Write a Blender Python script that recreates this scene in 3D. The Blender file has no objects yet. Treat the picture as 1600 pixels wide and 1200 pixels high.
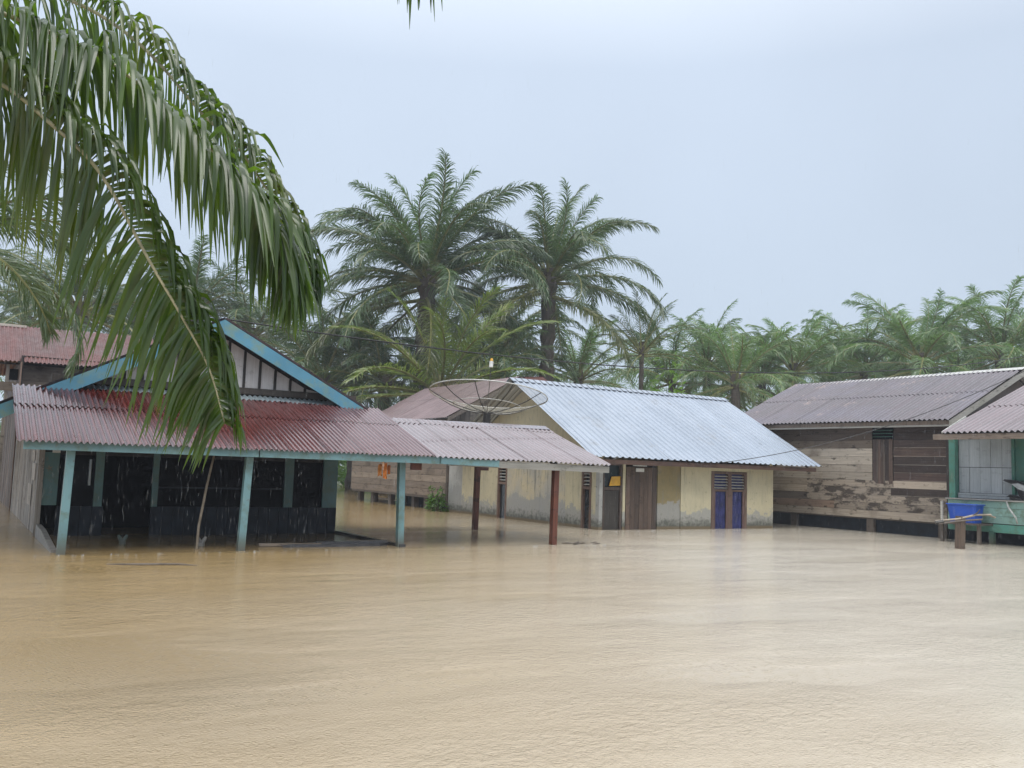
import bpy, math, random
from mathutils import Vector as V, Matrix
random.seed(7)
R = math.radians
S = bpy.context.scene
COL = S.collection

# ------------------------------------------------------------------ camera
fwd = V((0.52311888, 0.84700165, 0.09452428))
rgt = V((0.84873718, -0.52781613, 0.03248576))
upv = V((-0.07740693, -0.06323236, 0.99499238))
cd = bpy.data.cameras.new("camera")
cd.sensor_width = 36.0
cd.lens = 31.5
cd.clip_start = 0.05
cd.clip_end = 600
cam = bpy.data.objects.new("camera", cd)
COL.objects.link(cam)
mw = Matrix((rgt, upv, -fwd)).transposed().to_4x4()
mw.translation = V((0, 0, 1.6))
cam.matrix_world = mw
S.camera = cam

# ------------------------------------------------------------------ sky, sun, exposure
SUN_EL, SUN_AZ = R(62), R(205)
w = bpy.data.worlds.new("World")
S.world = w
w.use_nodes = True
nt = w.node_tree
nt.nodes.clear()
out = nt.nodes.new("ShaderNodeOutputWorld")
bg = nt.nodes.new("ShaderNodeBackground")
sky = nt.nodes.new("ShaderNodeTexSky")
sky.sky_type = 'NISHITA'
sky.sun_disc = False
sky.sun_elevation = SUN_EL
sky.sun_rotation = SUN_AZ
tc = nt.nodes.new("ShaderNodeTexCoord")
sep = nt.nodes.new("ShaderNodeSeparateXYZ")
nt.links.new(tc.outputs["Generated"], sep.inputs[0])
rmp = nt.nodes.new("ShaderNodeValToRGB")          # overcast cloud deck: brighter towards the zenith
els = rmp.color_ramp.elements
els[0].position = 0.0
els[0].color = (0.385, 0.452, 0.53, 1)
els[1].position = 1.0
els[1].color = (1.5, 1.53, 1.58, 1)
e = els.new(0.42)
e.color = (0.445, 0.515, 0.615, 1)
nz = nt.nodes.new("ShaderNodeTexNoise")
nz.inputs["Scale"].default_value = 1.6
nz.inputs["Detail"].default_value = 3
nt.links.new(tc.outputs["Generated"], nz.inputs["Vector"])
mr = nt.nodes.new("ShaderNodeMapRange")
mr.inputs[1].default_value = 0.3
mr.inputs[2].default_value = 0.7
mr.inputs[3].default_value = 0.92
mr.inputs[4].default_value = 1.06
nt.links.new(nz.outputs["Fac"], mr.inputs[0])
mul = nt.nodes.new("ShaderNodeVectorMath")
mul.operation = 'SCALE'
nt.links.new(sep.outputs[2], rmp.inputs[0])
nt.links.new(rmp.outputs[0], mul.inputs[0])
sc10 = nt.nodes.new("ShaderNodeMath")
sc10.operation = 'MULTIPLY'
sc10.inputs[1].default_value = 10.0
nt.links.new(mr.outputs[0], sc10.inputs[0])
nt.links.new(sc10.outputs[0], mul.inputs["Scale"])
mx = nt.nodes.new("ShaderNodeMix")
mx.data_type = 'RGBA'
mx.inputs[0].default_value = 0.94
nt.links.new(sky.outputs[0], mx.inputs[6])
nt.links.new(mul.outputs[0], mx.inputs[7])
nt.links.new(mx.outputs[2], bg.inputs[0])
bg.inputs[1].default_value = 0.1
nt.links.new(bg.outputs[0], out.inputs[0])

sd = bpy.data.lights.new("sun", 'SUN')
sd.energy = 1.5
sd.angle = R(40)
sd.color = (1.0, 0.97, 0.92)
sun = bpy.data.objects.new("sun", sd)
COL.objects.link(sun)
sdir = V((math.sin(SUN_AZ) * math.cos(SUN_EL), math.cos(SUN_AZ) * math.cos(SUN_EL), math.sin(SUN_EL)))
sun.rotation_euler = sdir.to_track_quat('Z', 'Y').to_euler()
sun.location = (0, 0, 60)

vs = S.view_settings
vs.view_transform = 'Standard'
vs.look = 'None'
vs.exposure = 0.6
vs.gamma = 1
vs.use_curve_mapping = False
cy = S.cycles
cy.max_bounces = 7
cy.diffuse_bounces = 3
cy.glossy_bounces = 3
cy.transmission_bounces = 4
cy.transparent_max_bounces = 12
cy.volume_bounces = 0

# ------------------------------------------------------------------ material helpers
class NB:
    def __init__(s, name, rough=0.5, spec=0.5):
        s.m = bpy.data.materials.new(name)
        s.m.use_nodes = True
        s.t = s.m.node_tree
        s.p = s.t.nodes["Principled BSDF"]
        s.p.inputs["Roughness"].default_value = rough
        s.p.inputs["Specular IOR Level"].default_value = spec
        s.geo = s.n("ShaderNodeNewGeometry")
        s.info = s.n("ShaderNodeObjectInfo")
        s.pos = s.geo.outputs["Position"]
    def n(s, k): return s.t.nodes.new(k)
    def l(s, a, b): s.t.links.new(a, b)
    def put(s, sock, v):
        if hasattr(v, "links"): s.l(v, sock)
        elif isinstance(v, (tuple, list)): sock.default_value = (*v, 1) if len(v) == 3 and len(sock.default_value) == 4 else v
        else: sock.default_value = v
    def scl(s, vec, k):
        m = s.n("ShaderNodeVectorMath"); m.operation = 'MULTIPLY'
        s.l(vec, m.inputs[0]); m.inputs[1].default_value = k
        return m.outputs[0]
    def offs(s, vec, k=37.0):                       # per-object shift so that pieces differ
        a = s.n("ShaderNodeVectorMath"); a.operation = 'ADD'
        m = s.math('MULTIPLY', s.info.outputs["Random"], k)
        c = s.n("ShaderNodeCombineXYZ")
        for i in range(3): s.l(m, c.inputs[i])
        s.l(vec, a.inputs[0]); s.l(c.outputs[0], a.inputs[1])
        return a.outputs[0]
    def noise(s, vec, scale, detail=4, rough=0.55, dist=0.0):
        k = s.n("ShaderNodeTexNoise")
        s.l(vec, k.inputs["Vector"])
        k.inputs["Scale"].default_value = scale
        k.inputs["Detail"].default_value = detail
        k.inputs["Roughness"].default_value = rough
        k.inputs["Distortion"].default_value = dist
        return k.outputs["Fac"]
    def math(s, op, a, b=0.0, clamp=False):
        m = s.n("ShaderNodeMath"); m.operation = op; m.use_clamp = clamp
        s.put(m.inputs[0], a); s.put(m.inputs[1], b)
        return m.outputs[0]
    def rng(s, v, a, b, c=0.0, d=1.0):
        m = s.n("ShaderNodeMapRange"); s.put(m.inputs[0], v)
        for i, x in enumerate((a, b, c, d)): m.inputs[i + 1].default_value = x
        return m.outputs[0]
    def mix(s, f, a, b, mode='MIX'):
        m = s.n("ShaderNodeMix"); m.data_type = 'RGBA'; m.blend_type = mode
        s.put(m.inputs[0], f); s.put(m.inputs[6], a); s.put(m.inputs[7], b)
        return m.outputs[2]
    def sep(s, vec):
        k = s.n("ShaderNodeSeparateXYZ"); s.l(vec, k.inputs[0]); return k.outputs
    def bump(s, h, strength=0.3, dist=0.02):
        b = s.n("ShaderNodeBump"); b.inputs["Strength"].default_value = strength
        b.inputs["Distance"].default_value = dist
        s.l(h, b.inputs["Height"]); s.l(b.outputs[0], s.p.inputs["Normal"])
    def col(s, c): s.put(s.p.inputs["Base Color"], c)
    def rough(s, r): s.put(s.p.inputs["Roughness"], r)

def mat_wood(name, c1, c2, dark, grain='H', stain=0.5, tone=0.45, rough=0.55, blot=(0.02, 0.014, 0.01), bt=0.57, bs=2.6):
    b = NB(name, rough, 0.4)
    q = b.offs(b.pos)
    g = b.scl(q, (0.7, 0.7, 26) if grain == 'H' else (22, 22, 0.8))
    f1 = b.noise(g, 1.6, 5, 0.65)
    f2 = b.noise(q, 1.1, 4, 0.6)
    c = b.mix(b.rng(f1, 0.32, 0.68), c1, c2)
    c = b.mix(b.rng(f2, 0.55, 0.72, 0, stain), c, dark)
    f3 = b.noise(b.scl(q, (1, 1, 2.2)), bs, 6, 0.7)
    c = b.mix(b.rng(f3, bt, bt + .08, 0, stain), c, blot)
    v = b.rng(b.info.outputs["Random"], 0, 1, 1 - tone, 1 + tone)
    sc = b.n("ShaderNodeVectorMath"); sc.operation = 'SCALE'
    b.l(c, sc.inputs[0]); b.l(v, sc.inputs["Scale"])
    c = b.mix(1.0, sc.outputs[0], b.info.outputs["Color"], 'MULTIPLY')
    b.col(c)
    b.rough(b.rng(f2, 0.3, 0.7, rough - 0.15, rough + 0.15))
    b.bump(f1, 0.5, 0.006)
    return b.m

def mat_paint(name, c, wear=(0.16, 0.14, 0.12), algae=(0.10, 0.12, 0.05), amount=0.5, rough=0.4):
    b = NB(name, rough, 0.5)
    q = b.offs(b.pos)
    f = b.noise(b.scl(q, (1.5, 1.5, 1.5)), 2.2, 6, 0.7)
    f2 = b.noise(q, 9, 4, 0.6)
    c0 = b.mix(b.rng(b.noise(q, 0.8, 3), 0.35, 0.65), c, tuple(x * 0.72 for x in c))
    cc = b.mix(b.rng(f, 0.47, 0.64, 0, amount), c0, algae)
    cc = b.mix(b.rng(f2, 0.62, 0.70, 0, amount), cc, wear)
    z = b.sep(b.pos)[2]
    cc = b.mix(b.rng(b.math('ADD', z, b.math('MULTIPLY', f, 0.35)), 0.52, 0.22, 0, 0.8), cc, (0.10, 0.085, 0.06))
    b.col(cc)
    b.bump(f2, 0.25, 0.004)
    return b.m

def mat_roof(name, c1, c2, c3, rough=0.22, coat=0.0, metal=0.0, along='X', streak=1.0, spec=0.5, patch=None, pitch=None, rib=False, xblend=None):
    b = NB(name, rough, spec)
    q = b.offs(b.pos, 11.0)
    k = (2.5, 0.28, 0.28) if along == 'X' else (0.28, 2.5, 0.28)
    f1 = b.noise(b.scl(q, k), 2.6, 5, 0.62)
    f2 = b.noise(b.pos, 0.55, 4, 0.6)
    f3 = b.noise(b.pos, 5.0, 5, 0.65)
    c = b.mix(b.rng(f1, 0.35, 0.66, 0, streak), c1, c2)
    c = b.mix(b.rng(f2, 0.46, 0.62, 0, 0.85), c, c3)
    c = b.mix(b.rng(f3, 0.62, 0.74, 0, 0.5), c, tuple(x * 0.4 for x in c1))
    if patch: c = b.mix(b.rng(b.noise(b.pos, 0.9, 5, 0.7), 0.60, 0.68, 0, 0.8), c, patch)
    if xblend: c = b.mix(b.rng(b.math('ADD', b.sep(b.pos)[0], b.math('MULTIPLY', f2, 1.5)), xblend[0], xblend[1], 0, 0.9), c, xblend[2])   # colour blends to a paler pink towards the right
    if pitch:                                       # dark lines in the valleys and beside the ribs: dirt plus painted shade
        ob = b.n("ShaderNodeTexCoord")
        fx = b.math('FRACT', b.math('DIVIDE', b.sep(ob.outputs["Object"])[0], pitch))
        if rib: g = b.math('MULTIPLY', b.rng(fx, 0.60, 0.70, 0, 1.5), b.rng(fx, 0.97, 0.82))
        else: g = b.rng(b.math('ABSOLUTE', b.math('SUBTRACT', fx, 0.5)), 0.32, 0.08)
        g = b.math('MULTIPLY', g, b.rng(f1, 0.25, 0.6, 0.5, 0.95))
        c = b.mix(g, c, tuple(x * 0.25 for x in c1))
    v = b.rng(b.info.outputs["Random"], 0, 1, 0.95, 1.05)
    sc = b.n("ShaderNodeVectorMath"); sc.operation = 'SCALE'
    b.l(c, sc.inputs[0]); b.l(v, sc.inputs["Scale"])
    b.col(sc.outputs[0])
    b.rough(b.rng(f3, 0.3, 0.7, rough * 0.7, rough * 1.5))
    b.p.inputs["Metallic"].default_value = metal
    b.p.inputs["Coat Weight"].default_value = coat
    b.p.inputs["Coat Roughness"].default_value = 0.07
    b.p.inputs["Coat IOR"].default_value = 2.0
    b.bump(f3, 0.12, 0.01)
    return b.m

def mat_plaster(name, c1, c2, mould=0.55, line=0.62):
    b = NB(name, 0.7, 0.3)
    z = b.sep(b.pos)[2]
    n1 = b.noise(b.pos, 1.3, 5, 0.65)
    n2 = b.noise(b.scl(b.pos, (3.5, 3.5, 0.5)), 2.0, 5, 0.65)
    n3 = b.noise(b.pos, 7, 6, 0.7)
    c = b.mix(b.rng(n1, 0.4, 0.65), c1, c2)
    c = b.mix(b.rng(n2, 0.54, 0.68, 0, mould), c, (0.19, 0.19, 0.17))
    zz = b.math('ADD', z, b.math('ADD', b.math('MULTIPLY', b.math('SUBTRACT', n1, 0.5), 1.3), b.math('MULTIPLY', b.math('SUBTRACT', n3, 0.5), 0.7)))
    c = b.mix(b.rng(zz, line + 0.05, line - 0.03, 0, 0.85), c, (0.30, 0.30, 0.285))     # worn bare render
    zz2 = b.math('ADD', z, b.math('MULTIPLY', b.math('SUBTRACT', n3, 0.5), 0.9))
    c = b.mix(b.rng(zz2, 0.36, 0.10, 0, 0.8), c, (0.055, 0.06, 0.045))                  # algae above the flood line
    c = b.mix(b.rng(n3, 0.60, 0.68, 0, 0.6), c, (0.10, 0.10, 0.085))
    n4 = b.noise(b.scl(b.pos, (9, 9, 0.7)), 2.2, 4, 0.7)
    c = b.mix(b.math('MULTIPLY', b.rng(n4, 0.56, 0.70, 0, 0.55), b.rng(z, 0.7, 1.9, 0.25, 1.0)), c, (0.13, 0.12, 0.10))   # runs of dirt from the eave
    c = b.mix(b.rng(z, 0.10, 0.06, 0, 0.8), c, (0.17, 0.125, 0.07))                                                     # wet mud line
    b.col(c)
    b.bump(n3, 0.3, 0.01)
    return b.m

def mat_plain(name, c, rough=0.5, spec=0.5, var=0.25, scale=6, metal=0.0, objcol=False):
    b = NB(name, rough, spec)
    f = b.noise(b.offs(b.pos), scale, 5, 0.6)
    cc = b.mix(b.rng(f, 0.35, 0.65), tuple(x * (1 - var) for x in c), tuple(x * (1 + var) for x in c))
    if objcol: cc = b.mix(1.0, cc, b.info.outputs["Color"], 'MULTIPLY')
    b.col(cc)
    b.p.inputs["Metallic"].default_value = metal
    b.bump(f, 0.15, 0.01)
    return b.m

def mat_leaf(name, c1, c2, tip, trans=0.35, rough=0.3, spec=0.5, tcol=None, scale=3.0):
    b = NB(name, rough, spec)
    f = b.noise(b.offs(b.pos), scale, 3, 0.6)
    c = b.mix(b.rng(f, 0.3, 0.7), c1, c2)
    f2 = b.noise(b.pos, scale * 0.4, 3)
    c = b.mix(b.rng(f2, 0.60, 0.78, 0, 0.6), c, tip)
    c = b.mix(1.0, c, b.info.outputs["Color"], 'MULTIPLY')
    b.col(c)
    tr = b.n("ShaderNodeBsdfTranslucent")
    t2 = b.mix(1.0, c, tcol or (1.5, 1.7, 0.7), 'MULTIPLY')
    b.l(t2, tr.inputs["Color"])
    ms = b.n("ShaderNodeMixShader")
    ms.inputs[0].default_value = trans
    b.l(b.p.outputs[0], ms.inputs[1]); b.l(tr.outputs[0], ms.inputs[2])
    b.l(ms.outputs[0], b.t.nodes["Material Output"].inputs["Surface"])
    return b.m

M = {}
M['wood_tan'] = mat_wood("weathered tan planks", (0.37, 0.33, 0.285), (0.235, 0.205, 0.175), (0.11, 0.09, 0.075), stain=0.75, tone=0.2)
M['wood_stained'] = mat_wood("black stained tan planks", (0.38, 0.335, 0.28), (0.24, 0.208, 0.172), (0.11, 0.09, 0.075), stain=0.85, tone=0.2, blot=(0.035, 0.026, 0.022), bt=0.47, bs=1.7)
M['wood_dark'] = mat_wood("dark stained planks", (0.08, 0.056, 0.046), (0.038, 0.027, 0.023), (0.14, 0.105, 0.08), stain=0.4, tone=0.3)
M['wood_grey'] = mat_wood("grey weathered planks", (0.24, 0.205, 0.17), (0.15, 0.125, 0.10), (0.07, 0.06, 0.05), stain=0.6, tone=0.22)
M['wood_grey_v'] = mat_wood("grey upright boards", (0.33, 0.30, 0.26), (0.19, 0.165, 0.14), (0.08, 0.07, 0.06), grain='V', stain=0.6, tone=0.25)
M['wood_brown_v'] = mat_wood("brown upright boards", (0.12, 0.085, 0.065), (0.06, 0.042, 0.034), (0.03, 0.024, 0.02), grain='V', stain=0.5, tone=0.3)
M['wood_post'] = mat_wood("wet old posts", (0.13, 0.105, 0.085), (0.07, 0.056, 0.046), (0.03, 0.025, 0.02), grain='V', tone=0.25)
M['fascia_grey'] = mat_wood("grey fascia", (0.30, 0.29, 0.26), (0.20, 0.19, 0.17), (0.11, 0.12, 0.08), stain=0.5, tone=0.12)
M['fascia_brown'] = mat_wood("brown fascia", (0.11, 0.062, 0.045), (0.06, 0.036, 0.028), (0.03, 0.022, 0.018), stain=0.5, tone=0.12)
M['red_brown'] = mat_wood("red brown posts", (0.18, 0.06, 0.034), (0.09, 0.032, 0.022), (0.04, 0.02, 0.016), grain='V', stain=0.6, tone=0.15)
M['teal'] = mat_paint("teal paint", (0.17, 0.315, 0.345), amount=0.55)
M['teal_dull'] = mat_paint("dull teal paint", (0.10, 0.22, 0.22), amount=0.4)
M['blue'] = mat_paint("sky blue paint", (0.10, 0.29, 0.41), algae=(0.22, 0.27, 0.12), wear=(0.10, 0.16, 0.18), amount=0.55)
M['green'] = mat_paint("sea green paint", (0.10, 0.30, 0.235), amount=0.5)
M['green_pale'] = mat_paint("pale sea green paint", (0.27, 0.44, 0.38), amount=0.6)
M['green_dark'] = mat_paint("deep green paint", (0.045, 0.17, 0.13), amount=0.3)
M['white_board'] = mat_wood("white painted boards", (0.62, 0.60, 0.60), (0.50, 0.48, 0.47), (0.30, 0.28, 0.26), grain='V', stain=0.35, tone=0.06, blot=(0.2, 0.18, 0.15))
M['grey_board'] = mat_wood("grey white boards", (0.40, 0.43, 0.45), (0.30, 0.33, 0.35), (0.18, 0.2, 0.2), grain='V', stain=0.4, tone=0.1, blot=(0.16, 0.17, 0.17))
M['navy'] = mat_plain("dark navy boards", (0.007, 0.012, 0.020), 0.5, 0.3, 0.4, 4)
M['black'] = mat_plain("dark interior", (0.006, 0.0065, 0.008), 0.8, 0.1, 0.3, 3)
M['batten'] = mat_plain("dark battens", (0.028, 0.024, 0.022), 0.6, 0.3, 0.4, 5)
M['roof_red'] = mat_roof("wet red roof paint", (0.13, 0.018, 0.012), (0.08, 0.016, 0.014), (0.11, 0.028, 0.024), 0.2, 1.0, 0.0, 'X', pitch=.09225, xblend=(5.6, 9.2, (0.155, 0.10, 0.11)))
M['roof_red'].node_tree.nodes['Principled BSDF'].inputs['Coat IOR'].default_value = 1.75
M['roof_red'].node_tree.nodes['Principled BSDF'].inputs['Coat Weight'].default_value = 0.48
M['roof_pink'] = mat_roof("pale pinkish roof paint", (0.14, 0.082, 0.09), (0.095, 0.054, 0.06), (0.165, 0.12, 0.135), 0.25, 1.0, 0.0, 'X', pitch=.1232)
M['roof_rust'] = mat_roof("dull red brown roof", (0.125, 0.036, 0.028), (0.085, 0.032, 0.026), (0.095, 0.055, 0.05), 0.5, 0.1, 0.0, 'X')
M['roof_wing'] = mat_roof("dull purple brown roof", (0.14, 0.085, 0.088), (0.10, 0.062, 0.065), (0.165, 0.108, 0.112), 0.4, 0.3, 0.0, 'Y', pitch=.136)
M['roof_purple'] = mat_roof("old purple grey roof", (0.066, 0.040, 0.056), (0.036, 0.024, 0.034), (0.066, 0.052, 0.085), 0.3, 0.5, 0.0, 'Y', patch=(0.22, 0.15, 0.135), pitch=.163)
M['roof_mauve'] = mat_roof("mauve porch roof", (0.12, 0.065, 0.075), (0.08, 0.045, 0.052), (0.135, 0.085, 0.098), 0.3, 0.8, 0.0, 'Y', pitch=.1612)
M['zinc'] = mat_roof("zinc roof", (0.36, 0.405, 0.47), (0.30, 0.345, 0.405), (0.39, 0.435, 0.50), 0.36, 0.0, 0.35, 'X', streak=0.7, patch=(0.33, 0.355, 0.39), pitch=.2340, rib=True)
M['flash'] = mat_roof("galvanised flashing", (0.34, 0.40, 0.44), (0.24, 0.30, 0.33), (0.30, 0.36, 0.38), 0.35, 0.0, 0.3, 'X')
M['plaster'] = mat_plaster("cream plaster", (0.53, 0.475, 0.32), (0.46, 0.415, 0.285), 0.4, 0.5)
M['plaster_bare'] = mat_plaster("bare streaked render", (0.40, 0.38, 0.33), (0.52, 0.45, 0.30), 0.85, 0.75)
M['plaster_olive'] = mat_plaster("dark olive plaster", (0.27, 0.21, 0.10), (0.21, 0.175, 0.09), 0.6, 0.72)  # darker olive tone than the cream plaster
M['plaster_grey'] = mat_plaster("grey concrete", (0.42, 0.42, 0.40), (0.33, 0.33, 0.31), 0.8, 0.9)
M['concrete'] = mat_plain("wet concrete", (0.20, 0.19, 0.175), 0.45, 0.5, 0.35, 5)
M['concrete_dark'] = mat_plain("dark wet concrete", (0.055, 0.055, 0.058), 0.3, 0.5, 0.35, 5)
M['glass'] = mat_plain("dark window glass", (0.02, 0.025, 0.03), 0.08, 0.6, 0.2, 3)
M['curtain'] = mat_plain("blue curtain", (0.036, 0.040, 0.125), 0.7, 0.2, 0.35, 4)
M['yellow'] = mat_plain("yellow board", (0.55, 0.30, 0.03), 0.5, 0.4, 0.15, 6)
M['offwhite'] = mat_plain("off white plate", (0.62, 0.62, 0.60), 0.5, 0.4, 0.12, 8)
M['tube'] = mat_plain("milky tube", (0.50, 0.55, 0.58), 0.3, 0.5, 0.08, 8)
M['mark'] = mat_plain("faded orange mark", (0.28, 0.15, 0.06), 0.6, 0.3, 0.4, 14)
M['metal_dark'] = mat_plain("dark steel", (0.035, 0.033, 0.03), 0.45, 0.5, 0.3, 12, 0.3)
M['metal_pale'] = mat_plain("pale steel", (0.50, 0.50, 0.47), 0.4, 0.5, 0.2, 12, 0.3)
M['cable'] = mat_plain("black cable", (0.014, 0.014, 0.015), 0.5, 0.4, 0.2, 4)
M['bamboo'] = mat_plain("pale bamboo", (0.26, 0.22, 0.17), 0.5, 0.4, 0.35, 5)
M['blue_plastic'] = mat_plain("blue plastic", (0.012, 0.075, 0.42), 0.3, 0.5, 0.1, 3)
M['black_plastic'] = mat_plain("black plastic", (0.012, 0.012, 0.014), 0.28, 0.5, 0.3, 6)
M['silver_panel'] = mat_plain("silver panel", (0.45, 0.47, 0.48), 0.25, 0.5, 0.2, 9, 0.2)
M['rubber'] = mat_plain("tyre rubber", (0.014, 0.014, 0.014), 0.7, 0.3, 0.2, 9)
M['cloth'] = mat_plain("orange cloth", (0.42, 0.17, 0.045), 0.8, 0.2, 0.35, 10, objcol=True)
M['bark'] = mat_wood("palm bark", (0.10, 0.075, 0.055), (0.05, 0.04, 0.032), (0.035, 0.045, 0.022), grain='H', stain=0.7, tone=0.2)
M['rachis'] = mat_plain("frond midrib", (0.17, 0.17, 0.06), 0.4, 0.5, 0.3, 4)
M['rachis_near'] = mat_plain("near frond midrib", (0.38, 0.35, 0.22), 0.35, 0.5, 0.35, 9)
M['leaf'] = mat_leaf("palm leaf", (0.056, 0.092, 0.044), (0.092, 0.135, 0.064), (0.16, 0.165, 0.075), 0.32, 0.28, 0.7)
M['leaf_near'] = mat_leaf("near palm leaf", (0.036, 0.070, 0.022), (0.082, 0.125, 0.036), (0.16, 0.17, 0.05), 0.45, 0.20, 0.8, tcol=(2.1, 2.4, 0.45), scale=2.0)
M['bush'] = mat_leaf("bush leaf", (0.06, 0.12, 0.035), (0.10, 0.17, 0.05), (0.15, 0.19, 0.06), 0.35, 0.35, 0.5, scale=4)

def mat_mesh():                                     # open wire netting of the dish: part of every bit is hole
    b = NB("dish netting", 0.5, 0.4)
    b.col((0.42, 0.40, 0.33))
    tr = b.n("ShaderNodeBsdfTransparent")
    ms = b.n("ShaderNodeMixShader")
    ms.inputs[0].default_value = 0.32
    b.l(tr.outputs[0], ms.inputs[1]); b.l(b.p.outputs[0], ms.inputs[2])
    b.l(ms.outputs[0], b.t.nodes["Material Output"].inputs["Surface"])
    return b.m
M['netting'] = mat_mesh()

def mat_rain():
    b = NB("rain water", 0.05, 0.5)
    b.col((0.85, 0.88, 0.92))
    tr = b.n("ShaderNodeBsdfTransparent")
    ms = b.n("ShaderNodeMixShader")
    ms.inputs[0].default_value = 0.12
    b.l(tr.outputs[0], ms.inputs[1]); b.l(b.p.outputs[0], ms.inputs[2])
    b.l(ms.outputs[0], b.t.nodes["Material Output"].inputs["Surface"])
    return b.m
M['rain'] = mat_rain()

def mat_water():
    b = NB("muddy flood water", 0.09, 0.5)
    b.p.inputs["IOR"].default_value = 1.48
    p = b.pos
    rq = b.n("ShaderNodeMapping"); rq.inputs["Rotation"].default_value = (0, 0, R(-32)); rq.inputs["Scale"].default_value = (0.6, 1.3, 1)
    b.l(p, rq.inputs["Vector"]); q0 = rq.outputs[0]
    big = b.noise(q0, 0.42, 3, 0.5)
    mud = b.noise(p, 0.13, 4, 0.55)
    xx = b.sep(p)                                   # sky glare painted into the colour at right, browner palm reflection at left
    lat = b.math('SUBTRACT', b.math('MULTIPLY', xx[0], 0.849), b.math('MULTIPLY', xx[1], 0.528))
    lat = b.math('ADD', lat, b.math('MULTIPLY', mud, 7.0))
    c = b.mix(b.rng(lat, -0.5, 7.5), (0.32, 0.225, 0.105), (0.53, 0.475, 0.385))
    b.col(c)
    rot = b.n("ShaderNodeMapping"); rot.inputs["Rotation"].default_value = (0, 0, R(-32)); rot.inputs["Scale"].default_value = (0.8, 1.2, 1)
    b.l(p, rot.inputs["Vector"]); q = rot.outputs[0]
    w1 = b.noise(q, 2.6, 3, 0.6, 0.8)
    w2 = b.noise(q, 14, 3, 0.6, 0.4)
    w3 = b.noise(p, 42, 3, 0.65)
    def rings(scale, off):                          # little craters and rings of the rain drops
        v = b.n("ShaderNodeTexVoronoi"); v.voronoi_dimensions = '2D'
        a = b.n("ShaderNodeVectorMath"); a.operation = 'ADD'; a.inputs[1].default_value = (off, off * 0.7, 0)
        b.l(p, a.inputs[0]); b.l(a.outputs[0], v.inputs["Vector"])
        v.inputs["Scale"].default_value = scale
        d = v.outputs["Distance"]
        s = b.math('SINE', b.math('MULTIPLY', d, 30.0))
        return b.math('MULTIPLY', s, b.rng(d, 0.0, 0.36, 1.0, 0.0))
    r = b.math('ADD', rings(6.3, 0.0), rings(9.7, 5.3))
    amp = b.rng(big, 0.40, 0.64, 0.12, 2.4)
    h = b.math('ADD', b.math('MULTIPLY', w1, 0.55), b.math('MULTIPLY', w2, 0.55))
    h = b.math('MULTIPLY', h, amp)
    h = b.math('ADD', h, b.math('MULTIPLY', b.math('MULTIPLY', w3, 0.5), b.rng(big, 0.38, 0.50, 0.3, 1.15)))
    # under the porch roofs no rain falls and the surface lies calmer
    xyz = b.sep(p)
    inx = b.math('MULTIPLY', b.rng(xyz[0], 1.2, 1.8), b.rng(xyz[0], 12.7, 12.1))
    iny = b.math('MULTIPLY', b.rng(xyz[1], 15.85, 16.35), b.rng(xyz[1], 20.6, 20.0))
    sh = b.math('MULTIPLY', inx, iny)
    h = b.math('ADD', h, b.math('MULTIPLY', r, b.rng(sh, 0, 1, 0.13, 0.0)))
    h = b.math('MULTIPLY', h, b.rng(sh, 0, 1, 1.0, 0.22))
    dep = b.math('ADD', b.math('MULTIPLY', xyz[0], 0.523), b.math('MULTIPLY', xyz[1], 0.847))
    h = b.math('MULTIPLY', h, b.rng(dep, 9.0, 17.0, 1.6, 1.5))
    h = b.math('MULTIPLY', h, b.rng(dep, 20.5, 24.0, 1.0, 0.2))           # sheltered along the far walls          # choppier out in the open
    b.bump(h, 1.0, 0.014)
    return b.m
M['water'] = mat_water()

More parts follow.
